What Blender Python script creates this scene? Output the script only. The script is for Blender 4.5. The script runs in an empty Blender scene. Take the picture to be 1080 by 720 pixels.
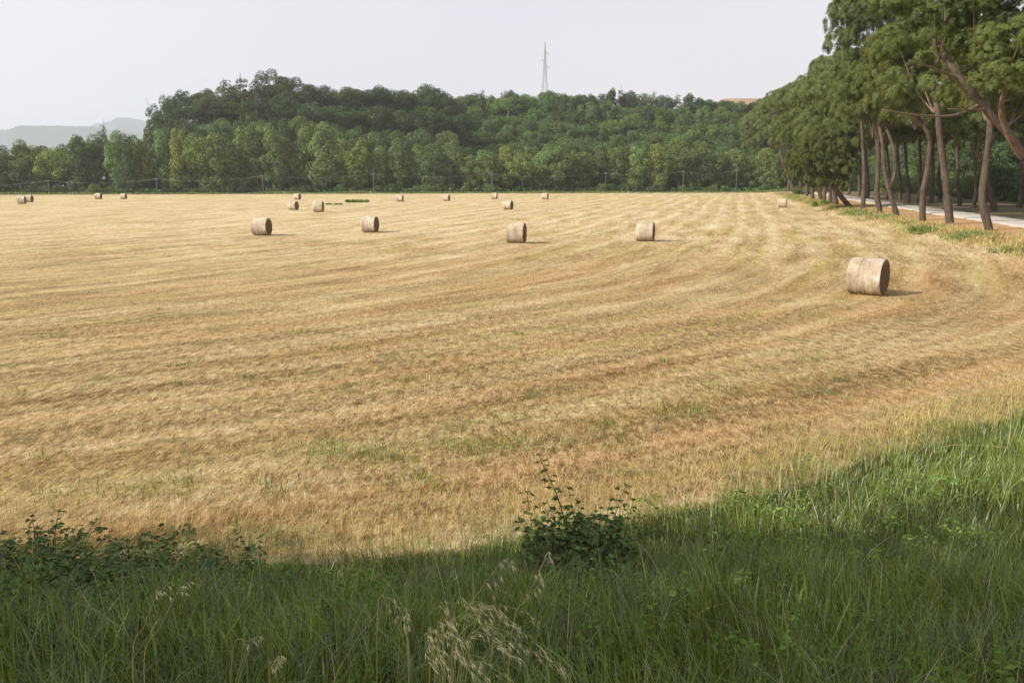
import bpy, math, random
import numpy as np
from math import radians, sin, cos, tan, pi, sqrt
rng = np.random.default_rng(7)
random.seed(7)
scene = bpy.context.scene
COL = scene.collection

# ------------------------------------------------------------------ camera numbers
CAM_Z = 4.15
PITCH = radians(10.95)
FPX = 848.0                      # focal length in pixels of a 1080 wide frame

def ray(px, py):
    cx = (px-540.0)/FPX; cy = -(py-360.0)/FPX
    f = np.array([0, cos(PITCH), -sin(PITCH)]); u = np.array([0, sin(PITCH), cos(PITCH)])
    return f + cx*np.array([1., 0, 0]) + cy*u

def at_depth(px, py, Y):
    d = ray(px, py); t = Y/d[1]
    return np.array([d[0]*t, Y, CAM_Z+d[2]*t])

# ------------------------------------------------------------------ the lie of the land
def sstep(a, b, v):
    t = np.clip((np.asarray(v, float)-a)/(b-a), 0, 1)
    return t*t*(3-2*t)

def xedge(y):
    y = np.asarray(y, float)
    return 19.5+0.215*y+0.0001*y*y
def yedge(x):
    return 247+0.145*np.clip(x, -400, 160)
def ynear(x):
    return np.interp(x, [-40, -6, -3.5, -1.8, -0.3, 0.7, 2, 4, 6, 10, 16, 22, 29, 40], [8.4, 8.4, 8.35, 8.45, 8.95, 9.4, 9.9, 10.9, 12.3, 14.9, 18.5, 25, 40, 60])

def H(x, y):
    x = np.asarray(x, float); y = np.asarray(y, float)
    yy = np.clip(y-62, 0, None)
    base = 0.0115*(np.sqrt(yy*yy+18*18)-18)
    base = np.minimum(base, 2.15+0.0*y)
    u = x-xedge(np.clip(y, 0, 270))
    base = base+0.78*sstep(-4, 5, u)*sstep(20, 45, y)*(1-0.6*sstep(200, 250, y))
    t = np.clip((y-0.6)/8.0, 0, 1)
    bank = 2.5*(1-t)**1.25
    base = base+bank*(1-0.75*sstep(25, 60, np.abs(x)-10))
    base = base+0.035*np.sin(x*0.55+1.3*np.sin(y*0.21))*np.cos(y*0.37)*sstep(8, 14, y)*(1-sstep(150, 260, y))
    yp = y-yedge(x)
    hh = 31.0*sstep(-150, -108, x)
    hill = hh*sstep(14, 96, yp)*(1+(0.05*np.sin(x*0.09)+0.04*np.sin(x*0.05+yp*0.08))*(1-sstep(90, 130, yp)))
    hill = hill+np.clip(yp-100, 0, 110)*0.178*sstep(104, 120, x)*sstep(100, 150, yp)**0.5
    hill = hill*(1-sstep(700, 1500, y))
    return base+hill

def ground_hit(px, py):
    d = ray(px, py); Y = 1.0
    prev = Y
    while Y < 900:
        t = Y/d[1]
        if CAM_Z+d[2]*t < H(d[0]*t, Y):
            lo, hi = prev, Y
            for _ in range(30):
                m = (lo+hi)/2; t = m/d[1]
                if CAM_Z+d[2]*t < H(d[0]*t, m): hi = m
                else: lo = m
            t = hi/d[1]
            return np.array([d[0]*t, hi, float(H(d[0]*t, hi))])
        prev = Y; Y *= 1.01
    t = 260/d[1]
    return np.array([d[0]*t, 260, float(H(d[0]*t, 260))])

# ------------------------------------------------------------------ mesh helpers
def np_mesh(name, V, F, mats, smooth=False, mat_idx=None):
    """V (n,3), F (m,k) with one k for every face"""
    me = bpy.data.meshes.new(name)
    V = np.ascontiguousarray(V, dtype=np.float32); F = np.ascontiguousarray(F, dtype=np.int32)
    m, k = F.shape
    me.vertices.add(len(V)); me.vertices.foreach_set('co', V.ravel())
    me.loops.add(m*k); me.loops.foreach_set('vertex_index', F.ravel())
    me.polygons.add(m); me.polygons.foreach_set('loop_start', np.arange(0, m*k, k, dtype=np.int32))
    if mat_idx is not None: me.polygons.foreach_set('material_index', np.asarray(mat_idx, dtype=np.int32))
    me.update(calc_edges=True)
    if smooth: me.polygons.foreach_set('use_smooth', np.ones(m, dtype=bool))
    for mt in (mats if isinstance(mats, (list, tuple)) else [mats]): me.materials.append(mt)
    return me

def link(name, me, parent=None, loc=None):
    o = bpy.data.objects.new(name, me); COL.objects.link(o)
    if parent is not None: o.parent = parent
    if loc is not None: o.location = [float(v) for v in loc]
    return o

def tag(o, label=None, cat=None, group=None, kind=None):
    if label: o['label'] = label
    if cat: o['category'] = cat
    if group: o['group'] = group
    if kind: o['kind'] = kind
    return o

def empty(name, loc, rz=0.0, sc=None):
    o = bpy.data.objects.new(name, None); COL.objects.link(o)
    o.location = [float(v) for v in loc]; o.rotation_euler = (0, 0, rz)
    o.empty_display_size = 0.3
    if sc is not None: o.scale = sc if hasattr(sc, '__len__') else (sc, sc, sc)
    return o

class Soup:
    """collects quads"""
    def __init__(s): s.V = []; s.F = []; s.n = 0
    def add(s, V, F):
        s.V.append(np.asarray(V, float)); s.F.append(np.asarray(F, int)+s.n); s.n += len(V)
    def tube(s, pts, radii, seg=8, cap=True, wob=0.0):
        pts = np.asarray(pts, float); n = len(pts)
        radii = np.asarray(radii, float)
        tan_ = np.gradient(pts, axis=0)
        tan_ /= np.linalg.norm(tan_, axis=1)[:, None]+1e-9
        up = np.array([0.31, 0.9, 0.2])
        ring = []
        a = np.linspace(0, 2*pi, seg, endpoint=False)
        for i in range(n):
            t = tan_[i]; b = np.cross(t, up); b /= np.linalg.norm(b)+1e-9; c = np.cross(b, t)
            r = radii[i]*(1+wob*rng.normal(size=seg))
            ring.append(pts[i]+np.outer(np.cos(a)*r, b)+np.outer(np.sin(a)*r, c))
        V = np.concatenate(ring)
        F = []
        for i in range(n-1):
            for j in range(seg):
                k = (j+1) % seg
                F.append((i*seg+j, i*seg+k, (i+1)*seg+k, (i+1)*seg+j))
        V = list(V)
        if cap:
            V.append(pts[-1]+tan_[-1]*radii[-1]*0.4); t0 = len(V)-1
            for j in range(0, seg, 2):
                F.append(((n-1)*seg+j, (n-1)*seg+(j+1) % seg, (n-1)*seg+(j+2) % seg, t0))
        s.add(V, F)
    def box(s, c, half, R=None):
        c = np.asarray(c, float); h = np.asarray(half, float)
        P = np.array([[x, y, z] for x in (-1, 1) for y in (-1, 1) for z in (-1, 1)], float)*h
        if R is not None: P = P@np.asarray(R).T
        s.add(P+c, [(0, 1, 3, 2), (4, 6, 7, 5), (0, 4, 5, 1), (2, 3, 7, 6), (0, 2, 6, 4), (1, 5, 7, 3)])
    def mesh(s, name, mat, smooth=False):
        return np_mesh(name, np.concatenate(s.V), np.concatenate(s.F), mat, smooth)

def curve_pts(ctrl, n=12):
    """Catmull-Rom through control points"""
    P = [np.asarray(p, float) for p in ctrl]
    P = [2*P[0]-P[1]]+P+[2*P[-1]-P[-2]]
    out = []
    segs = len(P)-3
    for i in range(segs):
        for t in np.linspace(0, 1, max(2, n//segs+1), endpoint=(i == segs-1)):
            a, b, c, d = P[i:i+4]
            out.append(0.5*((2*b)+(-a+c)*t+(2*a-5*b+4*c-d)*t*t+(-a+3*b-3*c+d)*t**3))
    return np.array(out)

def rand_dirs(n):
    d = rng.normal(size=(n, 3)); return d/np.linalg.norm(d, axis=1)[:, None]

def leaf_quads(P, N, size, asp=0.6):
    """diamond leaf faces at points P facing N"""
    n = len(P)
    N = N/(np.linalg.norm(N, axis=1)[:, None]+1e-9)
    r = rand_dirs(n)
    U = np.cross(N, r); U /= np.linalg.norm(U, axis=1)[:, None]+1e-9
    W = np.cross(N, U)
    s = (np.asarray(size)*np.ones(n))[:, None]
    V = np.stack([P+U*s, P+W*s*asp+N*s*0.12, P-U*s, P-W*s*asp+N*s*0.12], 1).reshape(-1, 3)
    F = np.arange(n*4).reshape(n, 4)
    return V, F

# ------------------------------------------------------------------ materials
def new_mat(name):
    m = bpy.data.materials.new(name); m.use_nodes = True
    nt = m.node_tree; nt.nodes.clear()
    out = nt.nodes.new('ShaderNodeOutputMaterial')
    return m, nt, out
class NT:
    def __init__(s, nt): s.nt = nt
    def n(s, t, **kw):
        nd = s.nt.nodes.new(t)
        for k, v in kw.items(): setattr(nd, k, v)
        return nd
    def set(s, sock, v):
        if hasattr(v, 'is_output') or isinstance(v, bpy.types.NodeSocket): s.nt.links.new(v, sock)
        else: sock.default_value = v
    def math(s, op, a, b=0.0, c=0.0, clamp=False):
        nd = s.n('ShaderNodeMath', operation=op, use_clamp=clamp)
        s.set(nd.inputs[0], a); s.set(nd.inputs[1], b)
        if op in ('MULTIPLY_ADD',): s.set(nd.inputs[2], c)
        return nd.outputs[0]
    def mix(s, f, a, b, mode='MIX'):
        nd = s.n('ShaderNodeMix', data_type='RGBA', blend_type=mode)
        s.set(nd.inputs[0], f)
        s.set(nd.inputs[6], a if not isinstance(a, tuple) else (*a, 1)[:4])
        s.set(nd.inputs[7], b if not isinstance(b, tuple) else (*b, 1)[:4])
        return nd.outputs[2]
    def noise(s, vec, scale, detail=4, rough=0.55, dist=0.0):
        nd = s.n('ShaderNodeTexNoise'); 
        if vec is not None: s.set(nd.inputs['Vector'], vec)
        nd.inputs['Scale'].default_value = scale; nd.inputs['Detail'].default_value = detail
        nd.inputs['Roughness'].default_value = rough; nd.inputs['Distortion'].default_value = dist
        return nd.outputs['Fac']
    def ramp(s, f, stops):
        nd = s.n('ShaderNodeValToRGB'); s.set(nd.inputs[0], f)
        cr = nd.color_ramp
        while len(cr.elements) < len(stops): cr.elements.new(0.5)
        for e, (p, c) in zip(cr.elements, stops):
            e.position = p; e.color = (*c, 1) if len(c) == 3 else c
        return nd.outputs[0]
    def rng(s, v, a, b, c=0.0, d=1.0):
        nd = s.n('ShaderNodeMapRange', clamp=True); s.set(nd.inputs[0], v)
        nd.inputs[1].default_value = a; nd.inputs[2].default_value = b
        nd.inputs[3].default_value = c; nd.inputs[4].default_value = d
        return nd.outputs[0]
    def comb(s, x, y, z=0.0):
        nd = s.n('ShaderNodeCombineXYZ')
        s.set(nd.inputs[0], x); s.set(nd.inputs[1], y); s.set(nd.inputs[2], z)
        return nd.outputs[0]
    def attr(s, name):
        return s.n('ShaderNodeAttribute', attribute_name=name).outputs['Fac']
    def bump(s, h, strength=0.5, dist=0.05):
        nd = s.n('ShaderNodeBump'); s.set(nd.inputs['Height'], h)
        nd.inputs['Strength'].default_value = strength; nd.inputs['Distance'].default_value = dist
        return nd.outputs[0]

def principled(g, out, color, rough=0.9, spec=0.1, normal=None):
    b = g.n('ShaderNodeBsdfPrincipled')
    g.set(b.inputs['Base Color'], color if not isinstance(color, tuple) else (*color, 1)[:4])
    g.set(b.inputs['Roughness'], rough)
    b.inputs['Specular IOR Level'].default_value = spec
    if normal is not None: g.set(b.inputs['Normal'], normal)
    g.nt.links.new(b.outputs[0], out.inputs['Surface'])
    return b

def leaf_mat(name, base=None, lo=0.6, hi=1.4, trans=0.3, tint=(1.25, 1.05, 0.6), spec=0.0, clump=1.2):
    """base None: the object's own colour"""
    m, nt, out = new_mat(name); g = NT(nt)
    if base is None: col = g.n('ShaderNodeObjectInfo').outputs['Color']
    else:
        c = g.n('ShaderNodeRGB'); c.outputs[0].default_value = (*base, 1); col = c.outputs[0]
    geo = g.n('ShaderNodeNewGeometry')
    r = geo.outputs['Random Per Island']
    br = g.rng(r, 0, 1, lo, hi)
    cl = g.noise(geo.outputs['Position'], clump, 2)
    br = g.math('MULTIPLY', br, g.rng(cl, 0.3, 0.7, 0.75, 1.25))
    hue = g.math('FRACT', g.math('MULTIPLY', r, 37.7))
    col2 = g.mix(g.math('MULTIPLY', hue, 0.6), col, g.mix(1.0, col, tint, 'MULTIPLY'))
    brc = g.comb(br, br, br)
    col3 = g.mix(1.0, col2, brc, 'MULTIPLY')
    d = g.n('ShaderNodeBsdfDiffuse'); g.set(d.inputs[0], col3)
    t = g.n('ShaderNodeBsdfTranslucent'); g.set(t.inputs[0], g.mix(1.0, col3, (1.2, 1.25, 0.6), 'MULTIPLY'))
    mx = g.n('ShaderNodeMixShader'); mx.inputs[0].default_value = trans
    nt.links.new(d.outputs[0], mx.inputs[1]); nt.links.new(t.outputs[0], mx.inputs[2])
    res = mx.outputs[0]
    if spec > 0:
        gl = g.n('ShaderNodeBsdfGlossy'); gl.inputs['Roughness'].default_value = 0.45
        gl.inputs[0].default_value = (0.9, 0.95, 1, 1)
        m2 = g.n('ShaderNodeMixShader'); m2.inputs[0].default_value = spec
        nt.links.new(res, m2.inputs[1]); nt.links.new(gl.outputs[0], m2.inputs[2]); res = m2.outputs[0]
    nt.links.new(res, out.inputs['Surface'])
    return m

M_leaf = leaf_mat('broad_leaves', lo=0.5, hi=1.5, trans=0.22, tint=(1.2, 1.05, 0.75), clump=0.5)
M_needle = leaf_mat('pine_needles', lo=0.6, hi=1.45, trans=0.22, tint=(1.2, 1.0, 0.7))
M_grass = leaf_mat('green_grass', (0.158, 0.222, 0.037), lo=0.3, hi=1.8, trans=0.38, tint=(1.4, 1.08, 0.8), spec=0.06, clump=1.1)
M_dry = leaf_mat('dry_grass', (0.56, 0.45, 0.235), lo=0.45, hi=1.4, trans=0.25, tint=(0.9, 0.68, 0.55), clump=0.9)
M_straw = leaf_mat('straw_litter', (0.64, 0.49, 0.26), lo=0.3, hi=1.4, trans=0.15, tint=(0.8, 0.62, 0.5), clump=0.7)
M_bramble = leaf_mat('bramble_leaves', (0.105, 0.162, 0.048), lo=0.4, hi=1.6, trans=0.3, tint=(1.25, 1.1, 0.8), spec=0.015)
M_weed = leaf_mat('weed_leaves', (0.15, 0.235, 0.06), lo=0.6, hi=1.4, trans=0.3)
M_oat = leaf_mat('oat_husk', (0.80, 0.74, 0.58), lo=0.65, hi=1.2, trans=0.3, tint=(1, 0.85, 0.75))
M_oatstem = leaf_mat('oat_stem', (0.46, 0.44, 0.22), lo=0.8, hi=1.2, trans=0.1)

def bark_mat(name, a, b, scale=1.0):
    m, nt, out = new_mat(name); g = NT(nt)
    tc = g.n('ShaderNodeTexCoord')
    mp = g.n('ShaderNodeMapping'); nt.links.new(tc.outputs['Object'], mp.inputs[0])
    mp.inputs['Scale'].default_value = (scale*3, scale*3, scale*1.0)
    n1 = g.noise(mp.outputs[0], 1.6, 7, 0.72, 0.6); n2 = g.noise(tc.outputs['Object'], 0.5, 3)
    f = g.math('ADD', g.math('MULTIPLY', g.rng(n1, 0.32, 0.68), 0.7), g.math('MULTIPLY', g.rng(n2, 0.3, 0.7), 0.3))
    col = g.mix(f, a, b)
    principled(g, out, col, 0.95, 0.05, g.bump(n1, 0.9, 0.08))
    return m
M_pinebark = bark_mat('pine_bark', (0.030, 0.025, 0.022), (0.18, 0.132, 0.10))
M_limb = bark_mat('pine_limb_bark', (0.13, 0.09, 0.065), (0.32, 0.23, 0.165))
M_bark = bark_mat('grey_bark', (0.12, 0.10, 0.075), (0.36, 0.32, 0.25))
M_stem = bark_mat('bramble_stem', (0.06, 0.05, 0.03), (0.14, 0.12, 0.06), 8)

def plain(name, col, rough=0.8, var=0.15, scale=5.0):
    m, nt, out = new_mat(name); g = NT(nt)
    tc = g.n('ShaderNodeTexCoord')
    n1 = g.noise(tc.outputs['Object'], scale, 5)
    k = g.rng(n1, 0.25, 0.75, 1-var, 1+var)
    principled(g, out, g.mix(1.0, col, g.comb(k, k, k), 'MULTIPLY'), rough, 0.2)
    return m
M_pole = plain('weathered_wood', (0.17, 0.16, 0.135), 0.9, 0.25, 2)
M_steel = plain('galvanised_steel', (0.33, 0.34, 0.37), 0.6, 0.1)
M_cable = plain('cable_sheath', (0.30, 0.31, 0.33), 0.6, 0.05)
M_ceramic = plain('insulator', (0.6, 0.6, 0.58), 0.3, 0.05)

# ground ------------------------------------------------------------
def ground_mat():
    m, nt, out = new_mat('mown_field'); g = NT(nt)
    geo = g.n('ShaderNodeNewGeometry'); P = geo.outputs['Position']
    sp = g.n('ShaderNodeSeparateXYZ'); nt.links.new(P, sp.inputs[0])
    x, y = sp.outputs[0], sp.outputs[1]
    ex = g.math('EXPONENT', g.math('MULTIPLY', g.math('SUBTRACT', y, 10.0), -1/14.0))
    gy = g.math('SUBTRACT', g.math('MULTIPLY', y, 0.28), g.math('MULTIPLY', ex, 28.0))
    warp = g.noise(P, 0.06, 2)
    s = g.math('ADD', g.math('SUBTRACT', x, gy), g.math('MULTIPLY', warp, 2.6))
    # rows left by the mower: broad, medium, fine, all running along the curves s = const
    b1 = g.noise(g.comb(g.math('MULTIPLY', s, 0.36), g.math('MULTIPLY', y, 0.02)), 1.0, 3, 0.6)
    b2 = g.noise(g.comb(g.math('MULTIPLY', s, 1.1), g.math('MULTIPLY', y, 0.09), 3.0), 1.0, 4, 0.65)
    b3 = g.noise(g.comb(g.math('MULTIPLY', s, 4.0), g.math('MULTIPLY', y, 0.6), 7.0), 1.0, 4, 0.65)
    wav = g.math('POWER', g.math('ABSOLUTE', g.math('SINE', g.math('MULTIPLY', s, pi/3.1))), 6.0)
    big = g.noise(P, 0.035, 4, 0.6, 0.6)
    mid = g.noise(g.comb(g.math('MULTIPLY', s, 0.45), g.math('MULTIPLY', y, 0.16), 5.0), 1.0, 5, 0.65, 0.4)
    fine_far = g.noise(g.comb(g.math('MULTIPLY', s, 4.5), g.math('MULTIPLY', y, 1.5), 9.0), 1.0, 6, 0.72)
    mpf = g.n('ShaderNodeMapping'); nt.links.new(P, mpf.inputs[0]); mpf.inputs['Scale'].default_value = (5.5, 2.2, 3)
    fine_near = g.noise(mpf.outputs[0], 1.0, 6, 0.75)
    kf = g.rng(y, 22, 50)
    fine = g.math('ADD', g.math('MULTIPLY', fine_far, kf), g.math('MULTIPLY', fine_near, g.math('SUBTRACT', 1.0, kf)))
    mp = g.n('ShaderNodeMapping'); nt.links.new(P, mp.inputs[0]); mp.inputs['Scale'].default_value = (30, 7, 9)
    mp.inputs['Rotation'].default_value = (0, 0, 0.45)
    straw = g.noise(mp.outputs[0], 1.0, 4, 0.75, 1.0)
    mp2 = g.n('ShaderNodeMapping'); nt.links.new(P, mp2.inputs[0]); mp2.inputs['Scale'].default_value = (26, 6, 9)
    mp2.inputs['Rotation'].default_value = (0, 0, -0.5)
    straw2 = g.noise(mp2.outputs[0], 1.0, 4, 0.75, 1.0)
    # brightness of the straw cover
    v = g.math('MULTIPLY', g.math('SUBTRACT', b1, 0.5), g.rng(y, 14, 45, 0.22, 0.55))
    v = g.math('ADD', v, g.math('MULTIPLY', g.math('SUBTRACT', b2, 0.5), g.rng(y, 14, 45, 0.32, 0.7)))
    v = g.math('ADD', v, g.math('MULTIPLY', g.math('SUBTRACT', b3, 0.5), g.rng(y, 16, 55, 0.08, 0.8)))
    v = g.math('ADD', v, g.math('MULTIPLY', g.math('SUBTRACT', wav, 0.35), g.math('MULTIPLY', g.rng(b1, 0.35, 0.65, 0.04, 0.22), g.math('MULTIPLY', g.rng(x, -20, 12, 0.5, 1.0), g.rng(y, 14, 35, 0.45, 1.0)))))
    v = g.math('ADD', v, g.math('MULTIPLY', g.math('SUBTRACT', mid, 0.5), 0.9))
    v = g.math('ADD', v, g.math('MULTIPLY', g.math('SUBTRACT', fine, 0.5), 1.7))
    v = g.math('ADD', v, g.math('MULTIPLY', g.math('SUBTRACT', straw, 0.5), 1.3))
    v = g.math('ADD', v, g.math('MULTIPLY', g.math('SUBTRACT', straw2, 0.5), 1.1))
    far = g.rng(y, 12, 80, -0.10, 0.15)
    v = g.math('ADD', g.math('ADD', v, 0.5), far)
    col = g.ramp(v, [(0.0, (0.11, 0.074, 0.034)), (0.25, (0.27, 0.182, 0.086)), (0.5, (0.46, 0.34, 0.168)),
                     (0.72, (0.61, 0.485, 0.285)), (1.0, (0.80, 0.70, 0.50))])
    # reddish aftermath and yellow-green regrowth in patches
    red = g.math('MULTIPLY', g.rng(g.math('ADD', g.math('MULTIPLY', big, 0.4), g.math('MULTIPLY', b1, 0.6)), 0.44, 0.58), g.rng(y, 110, 14, 0.3, 0.8))
    col = g.mix(g.math('MULTIPLY', red, g.rng(x, -20, 15, 0.65, 1.0)), col, g.mix(1.0, col, (0.84, 0.65, 0.52), 'MULTIPLY'))
    gn = g.noise(g.comb(g.math('MULTIPLY', s, 0.5), g.math('MULTIPLY', y, 0.05), 11.0), 1.0, 5, 0.7)
    gr = g.math('MULTIPLY', g.rng(gn, 0.48, 0.62), g.rng(fine, 0.35, 0.6))
    col = g.mix(g.math('MULTIPLY', gr, g.rng(x, -15, 15, 0.4, 0.85)), col, g.mix(1.0, col, (0.74, 0.80, 0.40), 'MULTIPLY'))
    gn2 = g.noise(P, 0.5, 6, 0.75, 0.5)
    gr2 = g.math('MULTIPLY', g.rng(gn2, 0.57, 0.65), g.rng(y, 45, 18, 0.0, 0.9))
    col = g.mix(g.math('MULTIPLY', gr2, 0.75), col, (0.12, 0.135, 0.045))
    # zones by vertex attribute, edges broken up by noise
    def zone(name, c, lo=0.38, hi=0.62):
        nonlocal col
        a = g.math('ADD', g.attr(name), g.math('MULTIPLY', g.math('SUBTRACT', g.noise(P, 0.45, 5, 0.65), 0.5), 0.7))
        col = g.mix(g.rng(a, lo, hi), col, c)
    verge = g.ramp(g.noise(P, 0.6, 5, 0.7), [(0.25, (0.12, 0.16, 0.045)), (0.45, (0.30, 0.28, 0.10)), (0.6, (0.58, 0.44, 0.21)), (0.8, (0.66, 0.5, 0.28))])
    zone('verge', verge)
    litter = g.ramp(g.noise(P, 1.5, 6, 0.7), [(0.2, (0.25, 0.14, 0.07)), (0.5, (0.50, 0.30, 0.15)), (0.8, (0.60, 0.40, 0.22))])
    zone('litter', litter)
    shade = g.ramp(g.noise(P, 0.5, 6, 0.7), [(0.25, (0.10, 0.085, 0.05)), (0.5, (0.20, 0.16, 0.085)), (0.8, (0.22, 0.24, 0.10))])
    zone('meadow', shade)  # meadow beyond the road, with the pines' shade darkened into its colour
    wood = g.ramp(g.noise(P, 0.4, 6, 0.7), [(0.25, (0.035, 0.05, 0.02)), (0.6, (0.07, 0.11, 0.035)), (0.85, (0.12, 0.15, 0.06))])
    zone('wood', wood)
    tanf = g.ramp(g.noise(P, 0.08, 4, 0.6), [(0.2, (0.30, 0.20, 0.13)), (0.8, (0.40, 0.27, 0.18))])
    zone('plough', tanf)
    soil = g.ramp(g.noise(P, 9, 6, 0.7), [(0.25, (0.035, 0.04, 0.018)), (0.55, (0.075, 0.075, 0.035)), (0.8, (0.16, 0.13, 0.07))])
    zone('bank', soil, 0.42, 0.58)
    vor = g.n('ShaderNodeTexVoronoi'); nt.links.new(P, vor.inputs['Vector']); vor.inputs['Scale'].default_value = 22
    stony = g.mix(g.rng(vor.outputs['Distance'], 0.1, 0.6), (0.36, 0.29, 0.21), (0.13, 0.10, 0.07))
    zone('stony', stony)
    h = g.math('ADD', g.math('MULTIPLY', straw, 0.6), g.math('ADD', g.math('MULTIPLY', fine, 0.8), g.math('MULTIPLY', b3, 0.9)))
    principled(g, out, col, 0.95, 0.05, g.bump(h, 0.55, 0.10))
    return m

def axis(dense_lo, dense_hi, step, lo, hi, ratio):
    a = list(np.arange(dense_lo, dense_hi+1e-6, step))
    st = step; v = a[-1]
    while v < hi:
        st *= ratio; v += st; a.append(min(v, hi))
    st = step; v = a[0]
    while v > lo:
        st *= ratio; v -= st; a.insert(0, max(v, lo))
    return np.array(a)

xs = axis(-16, 16, 0.35, -6000, 6000, 1.045)
ys = axis(0, 30, 0.35, -600, 7200, 1.033)
X, Y = np.meshgrid(xs, ys)
Z = H(X, Y)
nx, ny = len(xs), len(ys)
idx = np.arange(nx*ny).reshape(ny, nx)
F = np.stack([idx[:-1, :-1], idx[:-1, 1:], idx[1:, 1:], idx[1:, :-1]], -1).reshape(-1, 4)
ground_me = np_mesh('ground', np.stack([X, Y, Z], -1).reshape(-1, 3), F, ground_mat(), True)
U = X-xedge(np.clip(Y, 0, 270))
YP = Y-yedge(X)
def put_attr(name, arr):
    at = ground_me.attributes.new(name, 'FLOAT', 'POINT')
    at.data.foreach_set('value', np.ascontiguousarray(arr, dtype=np.float32).ravel())
nearfield = sstep(14, 40, Y)
put_attr('verge', sstep(-1.0, 1.6, U)*nearfield)
put_attr('litter', sstep(2.0, 3.4, U)*(1-sstep(12, 14, U))*nearfield)
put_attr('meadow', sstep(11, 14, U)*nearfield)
put_attr('wood', np.maximum(sstep(-3, 4, YP), 0))
put_attr('plough', sstep(128, 138, YP)*sstep(60, 80, X))
put_attr('bank', 1-sstep(-1.2, 0.9, Y-ynear(X)))
put_attr('stony', np.exp(-(((X-2.75)/0.45)**2+((Y-3.75)/0.5)**2)))
ground = link('ground', ground_me); tag(ground, kind='structure')

# road: slightly raised white gravel strip following the avenue ------------------------------
def road_mat():
    m, nt, out = new_mat('white_gravel'); g = NT(nt)
    geo = g.n('ShaderNodeNewGeometry'); P = geo.outputs['Position']
    n1 = g.noise(P, 8, 6, 0.7); n2 = g.noise(P, 0.5, 4)
    f = g.math('ADD', g.math('MULTIPLY', n1, 0.6), g.math('MULTIPLY', n2, 0.4))
    n3 = g.noise(P, 1.1, 6, 0.75)
    principled(g, out, g.mix(g.rng(n3, 0.52, 0.64, 0, 0.6), g.ramp(f, [(0.32, (0.36, 0.32, 0.27)), (0.5, (0.52, 0.48, 0.42)), (0.68, (0.64, 0.60, 0.54))]), (0.33, 0.25, 0.17)), 0.95, 0.1, g.bump(n1, 0.4, 0.03))
    return m
ry = np.concatenate([np.arange(18, 130, 1.5), np.arange(130, 262, 3)])
prof = [(7.6, -0.25), (7.8, 0.07), (9.0, 0.11), (10.2, 0.13), (11.4, 0.11), (12.6, 0.07), (12.8, -0.25)]
V = []
for yv in ry:
    for (o_, dz) in prof:
        xv = float(xedge(yv))+o_+0.12*sin(yv*0.7+o_)+(0.22*rng.normal() if o_ in (7.8, 12.6) else 0)
        V.append((xv, yv, float(H(xv, yv))+dz))
k = len(prof)
F = [(i*k+j, i*k+j+1, (i+1)*k+j+1, (i+1)*k+j) for i in range(len(ry)-1) for j in range(k-1)]
road = link('road', np_mesh('road', np.array(V), np.array(F), road_mat(), True)); tag(road, kind='structure')

# far hills -----------------------------------------------------------------------------------
def hills_mat():
    m, nt, out = new_mat('far_hills'); g = NT(nt)
    geo = g.n('ShaderNodeNewGeometry')
    n1 = g.noise(geo.outputs['Position'], 0.006, 6, 0.65)
    principled(g, out, g.ramp(n1, [(0.3, (0.035, 0.06, 0.05)), (0.6, (0.06, 0.085, 0.06)), (0.8, (0.10, 0.11, 0.075))]), 1.0, 0.0)
    return m
M_hills = hills_mat()
def ridge(name, Yc, prof, halfw):
    pxs = np.linspace(prof[0][0], prof[-1][0], 120)
    pys = np.interp(pxs, [p[0] for p in prof], [p[1] for p in prof])+0.5*np.sin(pxs*0.21)+0.35*np.sin(pxs*0.47+1)
    kk = np.hanning(17); kk /= kk.sum(); pys = np.convolve(np.pad(pys, 8, mode='edge'), kk, 'valid')+0.3*np.sin(pxs*0.5)+0.2*np.sin(pxs*0.9)
    top = np.array([at_depth(a, b, Yc) for a, b in zip(pxs, pys)])
    ts = np.linspace(-1, 1, 25)
    V = []
    for i, p in enumerate(top):
        for t in ts:
            sc = (Yc+t*halfw)/Yc
            z = (p[2]+8)*(1-abs(t)**1.2)*(1+0.06*sin(i*0.6+t*9)*(1-abs(t)))-8 if abs(t) > 1e-6 else p[2]
            V.append((p[0]+5*sin(i*0.7+t*5), Yc+t*halfw+40*sin(i*0.3), z))
    k = len(ts)
    F = [(i*k+j, i*k+j+1, (i+1)*k+j+1, (i+1)*k+j) for i in range(len(top)-1) for j in range(k-1)]
    o = link(name, np_mesh(name, np.array(V), np.array(F), M_hills, True)); tag(o, kind='structure')
ridge('hills', 5000, [(-160, 150), (-60, 142), (0, 137), (30, 133), (70, 132.5), (100, 134), (140, 140), (190, 150), (240, 170)], 700)
ridge('hills', 6300, [(40, 150), (80, 137), (105, 129.5), (122, 126), (134, 123.5), (146, 126), (165, 131), (190, 134), (260, 140), (340, 155)], 600)

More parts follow.
